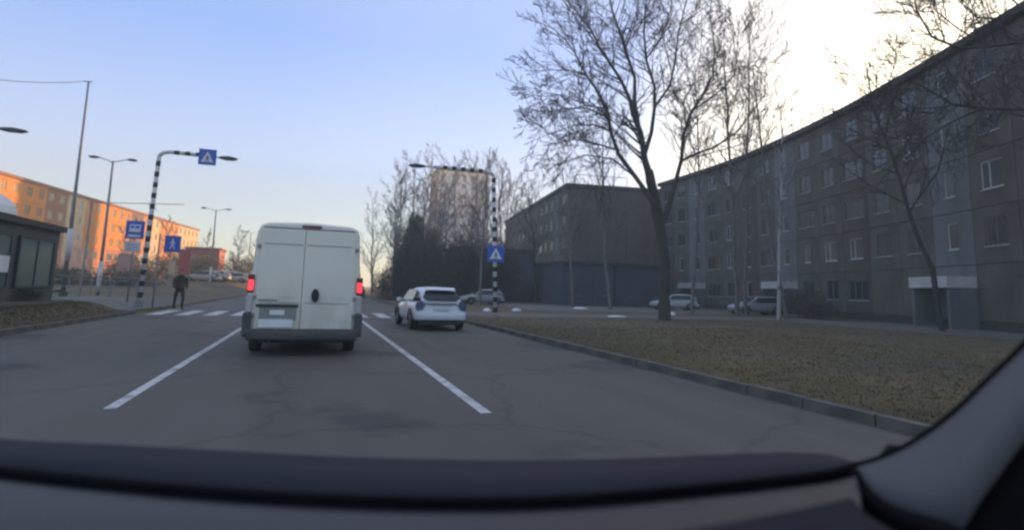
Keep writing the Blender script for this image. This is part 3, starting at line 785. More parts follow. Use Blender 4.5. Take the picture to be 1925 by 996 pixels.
def limb_tree(limbs, bx, by, tm, cm):
    for pts, rs, y0, y1 in limbs:
        n = len(pts); W3 = []
        for i, (a, c) in enumerate(pts):
            W3.append(P(a, c, by+y0+(y1-y0)*i/(n-1)*1.6) - Vector((bx, by, .1)))
        if W3[0].z < .3: W3[0].z = -.15
        for i in range(1, n-1): W3[i] += Vector((rnd.gauss(0,.03), rnd.gauss(0,.05), rnd.gauss(0,.03)))
        tm.tube(W3, rs, 8 if rs[0] > .1 else 5, cap=False)
        if rs[0] > .3: continue
        tot = sum((W3[i+1]-W3[i]).length for i in range(n-1))
        for i in range(n-1):
            seg_ = W3[i+1]-W3[i]; m_ = max(1, int(seg_.length/.24)); d0 = seg_.normalized()
            for k in range(m_):
                fr = (i+k/m_)/(n-1)
                if rs[0] > .11 and fr < .30: continue
                q = W3[i].lerp(W3[i+1], (k+rnd.random())/m_)
                ax = d0.orthogonal().normalized(); ax.rotate(Matrix.Rotation(rnd.uniform(0, 6.283), 3, d0))
                nd = (d0*.62+ax*.75+Vector((0,0,.12))).normalized()
                grow(tm, cm, q, nd, rnd.uniform(.9, 3.0)*(1.15-.35*fr), max(.014, rs[i]*.38), 0, rnd, PB)
limb_tree(limbs, bx, by, tm, cm)
tm.build('trunk', M['bark'], BT, smooth=True, fixn=False); cm.build('crown', M['twig'], BT, fixn=False)

# a second tree just outside the right edge whose limbs reach into the view
bx2, by2 = P(2060, 650, 13.5).x, 13.5
BT2 = thing('overhanging_bare_tree', 'bare tree at the right edge whose branches hang into the upper right corner', 'tree', (bx2, by2, .1))
tm2, cm2 = MB(), MB()
limbs2 = [
 ([(2060,690),(2060,520),(2050,380),(2045,240),(2040,60),(2050,-120)], [.31,.27,.24,.2,.14,.08], 0, 0),
 ([(2048,330),(1990,235),(1925,205),(1850,203),(1790,196),(1745,165),(1700,150)], [.10,.08,.06,.05,.04,.03,.015], 0, 1.0),
 ([(1850,203),(1790,230),(1740,262),(1690,262),(1640,250)], [.04,.035,.03,.02,.012], .6, 1.0),
 ([(1790,196),(1750,212),(1700,208),(1650,190)], [.035,.03,.02,.012], .7, 0),
 ([(2045,200),(1990,100),(1925,82),(1860,88),(1800,92),(1745,70),(1722,20),(1715,-40)], [.10,.08,.055,.05,.045,.035,.025,.012], 0, -1),
 ([(1860,88),(1800,55),(1760,20),(1740,-30)], [.035,.03,.02,.012], 0, 1),
 ([(2040,60),(1980,10),(1925,20),(1880,38),(1840,30),(1800,5),(1780,-40)], [.09,.06,.05,.045,.035,.02,.012], 0, .8),
 ([(1925,20),(1890,-10),(1850,-50)], [.035,.03,.015], 0, .8),
]
limb_tree(limbs2, bx2, by2, tm2, cm2)
tm2.build('trunk', M['bark'], BT2, smooth=True, fixn=False); cm2.build('crown', M['twig'], BT2, fixn=False)
FINE = dict(rmin=.013, lv=3, n=[18,8,5], ang=R_(36), k=.40, up=.08, wob=.05, t0=.3)
bare_tree('slender bare tree above the roof just right of the big tree', 27.6, 33.5, 19.5, .17, 21, bark='greybark', **dict(FINE, t0=.4))
bare_tree('thin leaning bare tree with few twigs against the facade', 27.4, 28.8, 17.0, .13, 25, bark='greybark', lean=(-.07,0), **dict(FINE, n=[9,4,3], k=.25, t0=.45))
bare_tree('pale birch with twin stems close to the blue stair strip', 26.0, 28.0, 13.0, .12, 26, bark='birch', lean=(.03,0), **dict(FINE, n=[9,5,3], k=.3, t0=.35))
bare_tree('twisted bare tree before the near end of the right block', 27.0, 19.2, 13.0, .13, 29, bark='bark', twig='twig', lean=(-.10,.02), **dict(FINE, ang=R_(48), wob=.13, n=[14,6,5], t0=.42, k=.42))
bare_tree('bare tree standing behind the big tree near the parking lot', 22.5, 42, 15.5, .17, 36, **dict(FINE, ang=R_(38)))
bare_tree('dark trunked tree in front of the second block side wall', 22.3, 58, 12.5, .18, 37, bark='bark', **dict(FINE, ang=R_(40)))
bare_tree('tall fine bare tree over the roof middle of the long right block', 27.5, 32.5, 19.5, .14, 41, **dict(FINE, t0=.45))
bare_tree('tall fine bare tree just left of the leaning thin tree', 25.2, 35.2, 17.5, .13, 43, **dict(FINE, t0=.4))
bare_tree('bare tree in front of the blank brown end wall', 21.5, 47, 13.5, .14, 44, **dict(FINE))
bare_tree('bare tree just right of the right striped pole', 12.6, 45, 11.5, .12, 45, twig='bluebark', **dict(FINE))
# background belt between the white car and the tower
belt = [(12.8,71,13),(22.6,66,13),(10.4,82,16),(23.0,98,22),(27.5,84,19),(8.5,66,14),(9.8,72,15),(11.0,64,13),(12.2,78,19),(13.4,68,15),(14.4,84,19),(15.2,70,14.5),(17.2,90,17),(18.8,66,14),(20.2,80,18),(21.6,72,16),(23.5,88,21),(25.0,78,18),(26.5,96,24),(24.8,68,15.5),(11.5,90,17),(8.2,88,14.5),(19.5,100,24),(29.5,92,23),(6.9,74,8.5)]
protos = []
for i, (x, y, h) in enumerate(belt):
    k = i % 5
    if i < 5:
        t_ = bare_tree('slender bare birch in the dense belt behind the white hatchback', x, y, 16, .15, 50+i, bark='birch' if i % 2 else 'greybark', twig='bluebark', group='slender bare birches in the background belt', **dict(FINE, rmin=.017, n=[18,8,5], k=.36, t0=.2, up=.09, wob=.05, ang=R_(42)))
        protos.append(t_); t_.scale = (h/16,)*3
    else:
        t_ = copy_tree(protos[k]); t_.location = (x, y, .1); t_.scale = (h/16*random.uniform(.9,1.15), h/16, h/16); t_.rotation_euler.z = i*1.3
# crooked tree by the van
bare_tree('crooked small tree leaning over the road just right of the van', 8.4, 62, 7.6, .17, 77, bark='bark', lean=(-.38,0), **dict(FINE, ang=R_(55), wob=.2, n=[9,5,4], t0=.3, k=.4))
# far left trees
for i, (x, y, h) in enumerate([(-22,108,9),(-18.5,116,8),(-14.5,124,9.5),(-27,104,7.5),(-12,132,9)]):
    if i == 0:
        ft = bare_tree('small brown bare tree beyond the far junction left of the van', x, y, 9, .14, 90, twig='bluebark', group='small bare trees beyond the far junction', **dict(FINE, rmin=.024, n=[16,8,5], t0=.15, k=.42, ang=R_(42)))
    else:
        t_ = copy_tree(ft); t_.location = (x, y, g(x, y)); t_.scale = (h/9,)*3; t_.rotation_euler.z = i*2.1
# conifer and bushes
def bush(name, label, x, y, blobs, n, size, m, seed, stems=3, z=None, cat='shrub', group=None):
    o = thing(name, label, cat, (x, y, g(x, y) if z is None else z), group=group)
    leaf_mass('foliage', M[m], blobs, n, size, o, seed)
    b = MB()
    for k in range(stems):
        q = blobs[k % len(blobs)]; b.tube([(q[0]*.3, q[1]*.3, -.1), (q[0]*.7, q[1]*.7, q[2]*.6), (q[0], q[1], q[2]+q[5]*.5)], [.08,.05,.02], 5)
    b.build('stem', M['bark'], o); return o
bush('conifer', 'tall dark olive conifer standing above the hedge behind the white hatchback', 9.4, 60, [(0,0,2,1.9,1.6,2.0),(.1,0,4.0,1.7,1.5,1.9),(-.1,0,6.0,1.4,1.3,1.8),(.2,0,7.6,.9,.9,1.4)], 26000, .14, 'conifer', 4, cat='tree')
bush('rust_shrub', 'rust brown leafy small tree beside the conifer', 11.6, 61, [(0,0,6.6,1.1,1.0,.9),(-.4,0,5.4,.8,.8,.9),(.5,.2,4.2,.9,.9,1.4)], 1500, .15, 'rustleaf', 9, cat='tree')
bush('hedge_shrub', 'dark brown overgrown hedge behind the white hatchback', 9.6, 57, [(-3.2,0,1.3,1.3,1.4,1.5),(-2.0,0,2.0,1.5,1.5,2.3),(-.6,0,2.6,1.9,1.7,2.9),(1.4,.4,2.9,2.1,1.7,3.2),(3.6,.2,3.2,2.3,1.8,3.4),(5.8,.3,3.3,2.2,1.8,3.5),(-1,.2,4.2,1.4,1.2,1.9),(7.6,.4,3.4,1.8,1.6,3.6),(9.3,.3,3.0,1.6,1.5,3.2),(.6,.8,4.8,1.6,1.2,2.2)], 75000, .13, 'hedge', 12, stems=6)
bush('hedge_shrub', 'dark low shrubs along the wall of the second block', 24.5, 60, [(-2,0,1,2.0,1,1.2),(1.4,0,1,2.2,1,1.2),(4.6,0,.9,2,1,1.1)], 6000, .13, 'hedge', 14, stems=4)
bush('hedge_shrub', 'reddish dark shrubs at the foot of the long right block', 33.0, 33.6, [(-1.5,-3,.8,1.2,1.6,1.1),(0,0,.9,1.2,2.0,1.2),(.8,3.4,.8,1.2,1.8,1.1)], 6000, .12, 'hedge', 15, stems=4)
bush('hedge_shrub', 'olive brown brush under the far lamp left of the van', -19, 96, [(-6,0,1.2,3,2,1.8),(-1,0,1.5,3,2,2.3),(4,1,1.6,3,2,2.6),(8.5,4,1.5,3,2,2.3)], 8000, .25, 'hedge2', 16, stems=5)
bush('hedge_shrub', 'olive hedge in front of the orange block shopfronts', -24, 62, [(-9,0,.6,3.5,1,1.0),(-3,0,.6,3.5,1,1.1),(3,0,.6,3.5,1,1.0),(8,0,.5,3,1,1.0)], 8000, .2, 'hedge2', 17, stems=5)
# shopfront pillars / advertising columns catching the sun
for i, (px_, pt_, pb_, Y_, lab) in enumerate([(232,478,528,70,'pale pink advertising column behind the bus stop sign'),(320,490,530,75,'narrow white advertising column left of the pedestrian'),(345,470,515,72,'red advertising banner stand behind the pedestrian')]):
    p = P(px_, pb_, Y_); q = P(px_, pt_, Y_); wd_ = (1.3, .6, 1.1)[i]
    o = thing('advertising_column', lab, 'advertising column', (p.x, Y_, g(p.x, Y_))); hh = q.z-g(p.x, Y_)
    m_ = ('pinkshop','cream','redshop')[i]
    lb(o, 'post', M['galv'], (-.1,.1,-.1,.1,-.1,.9)); lb(o, 'board', M[m_], (-wd_/2,wd_/2,-.15,.15,.9,hh), .02); lb(o, 'cap', M['galv'], (-wd_/2-.05,wd_/2+.05,-.2,.2,hh,hh+.08))

# snow remnants
def snow(label, px_, py_, wx, wy, h):
    c = G(px_, py_, .12); rnd = random.Random(px_)
    b = MB(); n = 14; rings = []
    for k, (s_, z) in enumerate(((1,0),(.9,.45),(.6,.85),(.2,1.0))):
        rings.append([(wx*s_*(1+.18*math.sin(3*t*2*math.pi/n+px_)+.1*rnd.random())*math.cos(t*2*math.pi/n), wy*s_*(1+.15*rnd.random())*math.sin(t*2*math.pi/n), h*z) for t in range(n)])
    b.loft(rings); tag(b.build('snow_patch', M['snow'], smooth=True, loc=(c.x, c.y, g(c.x, c.y)+.004)), label, 'snow patch')
snow('thin white snow patch left of the big tree trunk', 1158, 595, .55, .30, .08)
snow('small white snow patch far behind on the path', 1090, 580, .55, .6, .14)
snow('little white snow lump touching the big tree base', 1263, 592, .22, .3, .2)
snow('bright white snow strip right of the big tree by the path', 1495, 593, .55, .5, .09)
snow('snow patch near the foot of the leaning thin tree', 1668, 592, .3, .5, .08)
snow('snow lump just left of the right striped pole', 916, 585, .22, .25, .2)
snow('snow lump just right of the right striped pole', 970, 584, .28, .35, .16)

# ------------------------------------------------------------------ vehicles
def wheel(parent, x, y, z, r, wd, side):
    prof = [(r*.62,-wd/2),(r*.93,-wd/2),(r,-wd/2+.03),(r,wd/2-.03),(r*.93,wd/2),(r*.62,wd/2)]
    n = 24; rings = []
    for k in range(n):
        t = 2*math.pi*k/n; rings.append([(x+a, y+q*math.cos(t), z+q*math.sin(t)) for q, a in prof])
    b = MB(); rings.append(rings[0]); b.loft(rings, cap=False)
    w_ = b.build('wheel', M['rubber'], parent, smooth=True)
    xr = x+side*wd*.28; rb = MB()
    for k in range(5):
        t = 2*math.pi*k/5; c, s_ = math.cos(t), math.sin(t)
        rb.tube([(xr,y,z),(xr,y+r*.6*c,z+r*.6*s_)], [.05,.035], 5)
    rb.tube([(xr-.02,y,z),(xr+.03*side,y,z)], .06, 10)
    rb.tube([(xr-side*.08,y,z),(xr-side*.06,y,z)], r*.62, 16)
    rb.build('rim', M['galv'], w_)
    return w_
def hatchback(label, loc_, rz, paint, group=None, bright=True, scale=1.0):
    """hatchback, rear at y=0, front at y=4.25, seen from behind"""
    o = thing('hatchback_car', label, 'car', loc_, rz, group); pm = M[paint]; o.scale = (scale,)*3
    # lower body stations: y, half width, bottom z, belt z, (tumble)
    st = [(-.02,.70,.36,.62),(.05,.80,.30,.80),(.22,.86,.26,.93),(.7,.885,.22,.97),(1.6,.89,.20,.955),(2.5,.885,.20,.93),(3.1,.87,.22,.90),(3.7,.82,.25,.82),(4.08,.72,.30,.70),(4.22,.55,.36,.58)]
    b = MB(); rings = []
    for y, w_, zb, zt in st:
        rings.append([(-w_*.86,y,zb),(-w_,y,zb+.12),(-w_*1.0,y,(zb+zt)/2+.05),(-w_*.965,y,zt-.06),(-w_*.88,y,zt),(0,y,zt+.02),(w_*.88,y,zt),(w_*.965,y,zt-.06),(w_,y,(zb+zt)/2+.05),(w_,y,zb+.12),(w_*.86,y,zb)])
    b.loft(rings); b.build('body', pm, o, smooth=True, subd=1)
    # cabin
    cab = [(.04,.72,.60,.90,.96),(.07,.76,.62,.90,1.04),(.20,.80,.58,.90,1.24),(.44,.82,.555,.90,1.39),(1.0,.82,.57,.90,1.455),(1.8,.82,.58,.90,1.465),(2.4,.81,.56,.88,1.38),(3.15,.78,.55,.86,.92),(3.3,.7,.5,.86,.88)]
    b = MB(); rings = []
    for y, wb, wt, zb, zt in cab:
        rings.append([(-wb,y,zb),(-wt-.02,y,zt-.07),(-wt+.08,y,zt-.01),(0,y,zt+.01),(wt-.08,y,zt-.01),(wt+.02,y,zt-.07),(wb,y,zb)])
    b.loft(rings); b.build('roof', pm, o, smooth=True, subd=1)
    # rear window: a tapered dark panel on the hatch slope
    def slab(name, m, quad, thick, parent=o, bevel=.01):
        q = [Vector(v) for v in quad]; nn = (q[1]-q[0]).cross(q[2]-q[1]).normalized()*thick
        bb = MB(); k = len(q); vs = [v-nn*.5 for v in q]+[v+nn*.5 for v in q]
        bb.add(vs, [tuple(range(k)), tuple(range(2*k-1, k-1, -1))]+[(i, i+k, (i+1) % k+k, (i+1) % k) for i in range(k)])
        return bb.build(name, m, parent, bevel=bevel)
    slab('rear_window', M['carglass'], [(-.46,.02,.99),(.46,.02,.99),(.62,.07,1.10),(.50,.30,1.315),(-.50,.30,1.315),(-.62,.07,1.10)], .035)
    slab('spoiler', pm, [(-.46,.16,1.35),(.46,.16,1.35),(.50,.52,1.43),(-.50,.52,1.43)], .03, bevel=.014)
    slab('windscreen', M['carglass'], [(-.62,3.05,.97),(.62,3.05,.97),(.52,2.42,1.36),(-.52,2.42,1.36)], .03)
    for s_ in (-1, 1):
        sw = slab('side_window', M['carglass'], [(s_*.812,.75,.98),(s_*.812,2.75,.96),(s_*.655,2.25,1.34),(s_*.66,.72,1.36)], .02)
        lm_ = M['lamp_smoke'] if bright else M['lamp_dark']
        tl = slab('tail_light', lm_, [(s_*.60,.02,.98),(s_*.80,.12,.93),(s_*.845,.16,.80),(s_*.80,.06,.66),(s_*.62,-.02,.70),(s_*.55,-.015,.84)], .07, bevel=.02)
        slab('door_line', M['black'], [(s_*.893,1.62,.35),(s_*.893,1.635,.35),(s_*.86,1.635,.94),(s_*.86,1.62,.94)], .012, bevel=0)
        dh = slab('door_handle', pm, [(s_*.90,1.7,.82),(s_*.90,1.9,.82),(s_*.90,1.9,.86),(s_*.90,1.7,.86)], .03)
        mr = MB(); mr.loft([[(s_*(.80+a),2.62+b_,.98+c) for b_, c in ((-.05*q,-.06*q),(.05*q,-.06*q),(.06*q,.05*q),(-.04*q,.06*q))] for a, q in ((0,.5),(.06,.7),(.10,1.2),(.2,1.2),(.24,.7))])
        mr.build('mirror', pm, o, bevel=.01)
        for y in (.78, 3.38):
            wheel(o, s_*.79, y, .31, .31, .19, s_)
            arch = MB(); ri = []
            for k in range(13):
                t = math.pi*k/12; ri.append([(s_*(.86+dx), y+math.cos(t)*q, .31+math.sin(t)*q) for dx, q in ((0,.34),(.04,.34),(.045,.40),(0,.40))])
            arch.loft(ri); arch.build('wheel_arch', M['black'], o)
    b = MB(); rr = []
    for x, dy in ((-.84,.16),(-.78,-.02),(-.55,-.09),(0,-.12),(.55,-.09),(.78,-.02),(.84,.16)):
        rr.append([(x,dy,.36),(x,dy-.02,.48),(x,dy+.0,.60),(x,dy+.1,.61),(x,dy+.12,.36)])
    b.loft(rr); b.build('bumper', pm, o, smooth=True, bevel=.015)
    b = MB(); b.box(-.70,.70,-.06,.5,.20,.355); b.build('valance', M['black'], o, bevel=.03)
    b = MB(); b.box(-.26,.26,-.075,-.04,.69,.80); b.build('licence_plate', M['plate'], o, bevel=.005)
    b = MB(); b.box(-.34,.34,-.055,-.02,.815,.845); b.build('tailgate_trim', M['galv'] if bright else M['black'], o, bevel=.008)
    b = MB(); b.tube([(.45,-.04,.24),(.45,.25,.24)], .03, 8); b.build('exhaust', M['galv'], o)
    b = MB(); b.tube([(0,.75,1.46),(0,.60,1.62)], .008, 5); b.build('aerial', M['black'], o)
    return o
hatchback('white hatchback driving in the right lane beside the van', (3.98, 18.75, 0), R_(1.5), 'carwhite').scale = (1.0, 1.0, .955)
# parked and distant cars
car0 = None
spots = [((31.6,43.5,.1), 70, 'paint_pale', 'pale blue grey car parked right of the big tree trunk', .95),
         ((33.5,36.0,.1), 82, 'paint_silver', 'silver car parked low behind the reddish shrubs', .95),
         ((15.6,49.0,.1), 95, 'paint_silver', 'silver car parked left of the right striped pole', .9),
         ((12.5,53.5,.1), 100, 'paint_pale', 'pale car half hidden beyond the white hatchback', .9),
         ((5.0,70,0), 5, 'paint_dark', 'dark distant car on the road just right of the van', 1.0)]
for l_, rz_, pn_, lab_, sc_ in spots:
    hatchback(lab_, l_, R_(rz_), pn_, 'cars parked around the right blocks' if l_[0] > 10 else None, bright=False, scale=sc_)
# traffic beyond the left junction
for i, (px_, Y_, pn_, rz_, lab_) in enumerate([
   (378,80,'paint_beige',80,'beige car leftmost of the queue beyond the far junction'),
   (400,84,'paint_cream',85,'cream car below the far double lamp'),
   (418,88,'paint_silver',95,'silver car in the middle of the far queue'),
   (436,86,'paint_cream',88,'pale car in the far queue nearing the van'),
   (456,92,'paint_pale',90,'pale blue car last before the van in the far queue')]):
    p = P(px_, 530, Y_); hatchback(lab_, (p.x+2, Y_, g(p.x, Y_)+.02), R_(rz_), pn_, 'queue of cars beyond the far junction', bright=False, scale=.95)

# ------------------------------------------------------------------ the van
V = thing('delivery_van', 'tall white panel van with lit red tail lights driving straight ahead', 'van', (-.11, 12.0, 0))
def vring(y, hw_b, hw_m, hw_t, zb, zt, pull=0):
    return [(-hw_b,y,zb),(-hw_m,y,zb+.45),(-hw_m+.01,y,1.3),(-hw_m+.06,y,1.75),(-hw_t,y,zt-.16),(-hw_t+.05,y,zt-.05),(-hw_t+.18,y,zt-.005),(0,y,zt+.03),
            (hw_t-.18,y,zt-.005),(hw_t-.05,y,zt-.05),(hw_t,y,zt-.16),(hw_m-.06,y,1.75),(hw_m-.01,y,1.3),(hw_m,y,zb+.45),(hw_b,y,zb)]
b = MB()
b.loft([vring(.00,.98,1.00,.90,.48,2.46), vring(.04,1.0,1.03,.935,.42,2.50), vring(.5,1.0,1.035,.95,.38,2.52), vring(3.3,1.0,1.035,.95,.38,2.52), vring(3.9,1.0,1.03,.90,.38,2.40), vring(4.5,.99,1.01,.80,.38,1.9), vring(5.2,.92,.94,.7,.38,1.35), vring(5.45,.7,.75,.5,.42,1.0)])
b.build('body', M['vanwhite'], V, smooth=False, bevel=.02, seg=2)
# rear doors, proud of the body
def door(x0, x1, tx0, tx1, name='rear_door'):
    bb = MB(); zt = 2.38
    bb.prism([(x0,.50),(x1,.50),(x1,1.45),(tx1,zt-.05),(tx1-(.05 if tx1 > 0 and x1 > .5 else 0),zt),(tx0+(.05 if x0 < -.5 else 0),zt),(tx0,zt-.05),(x0,1.45)], -.035, .012, 'y')
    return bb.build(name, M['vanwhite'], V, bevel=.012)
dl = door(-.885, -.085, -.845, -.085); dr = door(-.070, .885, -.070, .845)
def vb(name, m, dims, parent=V, bevel=0): bb = MB(); bb.box(*dims); return bb.build(name, m, parent, bevel=bevel)
for d_, x0, x1 in ((dl, -.80, -.12), (dr, -.03, .80)):
    for z0_, z1_ in ((2.085, 2.098), (.985, .996)):
        bb = MB(); bb.box(x0, x1, -.045, -.0355, z0_, z1_); bb.build('crease', M['seam'], d_)
    bb = MB(); bb.prism([(x0+.04,1.08),(x1-.04,1.08),(x1-.06,2.0),(x0+.06,2.0)], -.040, -.0353, 'y'); bb.build('door_recess', M['vanwhite'], d_, bevel=.004)
bb = MB(); bb.prism([(.17+.07*math.cos(t*math.pi/8)*1.0, 1.135+.13*math.sin(t*math.pi/8)) for t in range(16)], -.075, -.036, 'y'); bb.build('door_handle', M['black'], dr)
bb = MB(); bb.prism([(.17+.035*math.cos(t*math.pi/8), 1.13+.085*math.sin(t*math.pi/8)) for t in range(16)], -.09, -.076, 'y'); bb.build('handle_grip', M['rubber'], dr)
vb('lamp_bar', M['darkgreen'], (-.87,-.12,-.075,-.037,.905,.96), dl, .008)
vb('badge_strip', M['bumper'], (-.84,-.50,-.046,-.0362,1.02,1.04), dl)
vb('plate_recess', M['seam'], (-.80,-.15,-.048,-.0365,.66,.895), dl, .004)
vb('plate_lamp', M['plate'], (-.62,-.36,-.062,-.05,.76,.85), dl, .004)
vb('licence_plate', M['plate'], (-.80,-.20,-.066,-.05,.53,.68), dl, .006)
for s_ in (-1, 1):
    for z in (.72, 1.05, 2.0): vb('hinge', M['galv'], (s_*.90-.03,s_*.90+.03,-.05,-.005,z,z+.07), V, .006)
    x0, x1 = sorted((s_*.925, s_*1.045))
    tl = vb('tail_light', M['lamp_dark'], (x0,x1,-.035,.12,1.16,1.50), V, .02)
    vb('brake_lens', M['lamp_red'], (x0+.015,x1-.012,-.048,-.034,1.21,1.40), tl, .01)
    vb('reverse_lens', M['lamp_clear'], (x0,x1,-.03,.12,.80,1.125), V, .02)
    vb('corner_bumper', M['bumper'], (s_*1.0-.075,s_*1.0+.075,-.09,.35,.36,.80), V, .03)
    xs0, xs1 = sorted((s_*1.04, s_*1.06)); vb('side_trim', M['black'], (xs0,xs1,.4,5.0,.55,.75), V, .008)
    for y in (1.05, 4.6): wheel(V, s_*.90, y, .34, .34, .22, s_)
    mr = MB(); mr.tube([(s_*.95,4.25,1.55),(s_*1.15,4.2,1.5)], .03, 6); mr.box(*sorted((s_*1.10, s_*1.30)), 4.1, 4.22, 1.28, 1.66); mr.build('mirror', M['black'], V, bevel=.02)
vb('bumper', M['bumper'], (-1.0,1.0,-.13,.25,.30,.50), V, .04)
vb('bumper_step', M['kerb'], (-.88,.88,-.14,-.131,.40,.46), V)
vb('underbody', M['black'], (-.8,.8,.1,4.9,.24,.39), V)
vb('high_brake_light', M['lamp_dark'], (-.16,.20,-.03,.05,2.425,2.475), V, .008)
vb('roof_gutter', M['bumper'], (-.84,.84,-.012,.0,2.392,2.41), V)
bb = MB(); bb.tube([(-.6,.1,.27),(-.6,.7,.27)], .04, 8); bb.build('exhaust', M['galv'], V)

# ------------------------------------------------------------------ pedestrian
PE = thing('person', 'person in olive coat and dark trousers standing at the left kerb of the crossing', 'person', (-5.66, 30.0, .09), R_(20))
PE.scale = (1.12, 1.12, 1.0)
def skinmesh(name, m, verts, edges, radii, parent, root=0, sub=2):
    me = bpy.data.meshes.new(name); me.from_pydata(verts, edges, []); me.materials.append(m)
    o = bpy.data.objects.new(name, me); COL.objects.link(o); o.parent = parent
    md = o.modifiers.new('skin', 'SKIN'); md.use_smooth_shade = True
    for i, r in enumerate(radii):
        sv = me.skin_vertices[0].data[i]; sv.radius = (r, r) if not isinstance(r, tuple) else r; sv.use_root = (i == root)
    s_ = o.modifiers.new('sub', 'SUBSURF'); s_.levels = sub; s_.render_levels = sub
    return o
V_ = [(0,0,.90),(0,.0,1.08),(0,.02,1.28),(0,.01,1.42),(0,-.01,1.50),(0,-.02,1.60),
      (.10,0,.84),(.13,-.12,.47),(.12,-.05,.09),(.12,-.20,.04),
      (-.10,0,.84),(-.11,.14,.48),(-.11,.32,.12),(-.11,.20,.05),
      (.19,.0,1.37),(.235,.05,1.10),(.23,-.08,.88),
      (-.19,.0,1.37),(-.235,-.04,1.10),(-.22,-.18,.90)]
E_ = [(0,1),(1,2),(2,3),(3,4),(4,5),(0,6),(6,7),(7,8),(8,9),(0,10),(10,11),(11,12),(12,13),(3,14),(14,15),(15,16),(3,17),(17,18),(18,19)]
R__ = [.13,.13,.155,.11,.055,.07,.10,.06,.045,.035,.10,.06,.045,.035,.07,.045,.03,.07,.045,.03]
skinmesh('body', M['trouser'], V_, E_, R__, PE)
cv = [(0,0,.82),(0,0,1.08),(0,.02,1.28),(0,.01,1.43),(.20,.0,1.37),(.24,.05,1.10),(.23,-.07,.92),(-.20,.0,1.37),(-.24,-.04,1.10),(-.22,-.16,.94)]
skinmesh('coat', M['coat'], cv, [(0,1),(1,2),(2,3),(3,4),(4,5),(5,6),(3,7),(7,8),(8,9)], [(.19,.15),(.165,.14),(.19,.14),(.10,.09),.085,.065,.055,.085,.065,.055], PE)
# head with face
b = MB(); rings = []
for z, rx, ry, cy_ in ((1.50,.05,.055,-.0),(1.53,.062,.08,-.02),(1.57,.07,.092,-.025),(1.62,.074,.098,-.02),(1.67,.072,.095,-.015),(1.71,.055,.075,-.01),(1.735,.02,.03,-.005)):
    rings.append([(rx*math.cos(2*math.pi*k/14), cy_+ry*math.sin(2*math.pi*k/14), z) for k in range(14)])
b.loft(rings); hd = b.build('head', M['skin'], PE, smooth=True)
b = MB(); b.loft([[(-.012,-.115,1.575),(.012,-.115,1.575),(0,-.10,1.625)],[(-.016,-.135,1.583),(.016,-.135,1.583),(0,-.112,1.622)]]); b.build('nose', M['skin'], hd)
b = MB(); b.box(-.022,.022,-.112,-.10,1.548,1.556); b.build('mouth', M['redshop'], hd)
for s_ in (-1, 1):
    b = MB(); b.tube([(s_*.028,-.118,1.622),(s_*.028,-.105,1.622)], .009, 8); b.build('eye', M['black'], hd)
    b = MB(); b.tube([(s_*.07,-.02,1.595),(s_*.082,-.01,1.60),(s_*.07,-.02,1.635)], .012, 6); b.build('ear', M['skin'], hd)
b = MB(); rings = []
for z, rx, ry, cy_ in ((1.56,.076,.07,.025),(1.62,.082,.09,.012),(1.68,.082,.102,-.008),(1.725,.064,.085,-.008),(1.75,.02,.03,-.0)):
    rings.append([(rx*math.cos(2*math.pi*k/14), cy_+ry*math.sin(2*math.pi*k/14), z) for k in range(14)])
b.loft(rings); b.build('hair', M['hair'], hd, smooth=True)
for s_, hx, hy, hz in ((1,.23,-.08,.88),(-1,-.22,-.18,.90)):
    b = MB(); b.tube([(hx,hy,hz+.02),(hx,hy-.02,hz-.05),(hx,hy-.03,hz-.09)], [.026,.038,.032], 8); h_ = b.build('hand', M['skin'], PE, smooth=True)
    b = MB()
    for k, L in enumerate((.055,.068,.075,.068)):
        fx_ = hy-.005-.018*k; b.tube([(hx-s_*.005,fx_,hz-.08),(hx-s_*.012,fx_-.004,hz-.08-L*.55),(hx-s_*.028,fx_-.006,hz-.08-L)], [.009,.008,.006], 6)
    b.tube([(hx-s_*.01,hy-.045,hz-.035),(hx-s_*.02,hy-.075,hz-.06),(hx-s_*.022,hy-.085,hz-.09)], [.011,.010,.007], 6)
    b.build('finger', M['skin'], h_, smooth=True)
for (x_, y_, z_) in ((.12,-.12,.045),(-.11,.24,.05)):
    b = MB(); b.loft([[(x_-.045,y_+.12,z_-.045),(x_+.045,y_+.12,z_-.045),(x_+.04,y_+.12,z_+.06),(x_-.04,y_+.12,z_+.06)],[(x_-.05,y_,z_-.045),(x_+.05,y_,z_-.045),(x_+.04,y_,z_+.04),(x_-.04,y_,z_+.04)],[(x_-.04,y_-.13,z_-.045),(x_+.04,y_-.13,z_-.045),(x_+.03,y_-.13,z_),(x_-.03,y_-.13,z_)]]); b.build('shoe', M['black'], PE, bevel=.015)

# ------------------------------------------------------------------ own car: what the camera sees of it
CZ = 1.06
OC = thing('own_car', 'dark interior and bonnet of the car the picture is taken from', 'car', (0, 1.0, 0))
off = Vector((0, 1.0, 0))
sealpx = [(-500,800),(-250,845),(0,880),(200,902),(420,921),(650,934),(900,939),(1100,932),(1300,915),(1450,900),(1560,886),(1606,872)]
sp = [G(x, y, CZ)-off for x, y in sealpx]
def smooth_pts(pts, n=4):
    out = []
    for i in range(len(pts)-1):
        p0, p1, p2, p3 = pts[max(i-1,0)], pts[i], pts[i+1], pts[min(i+2, len(pts)-1)]
        for k in range(n):
            t = k/n; out.append(.5*((2*p1)+(p2-p0)*t+(2*p0-5*p1+4*p2-p3)*t*t+(3*p1-p0-3*p2+p3)*t**3))
    out.append(pts[-1]); return out
sps = smooth_pts(sp)
b = MB(); b.tube([p+Vector((0,0,-.002)) for p in sps], [.0065]*len(sps), 8); b.build('windscreen_seal', M['seal'], OC, smooth=True)
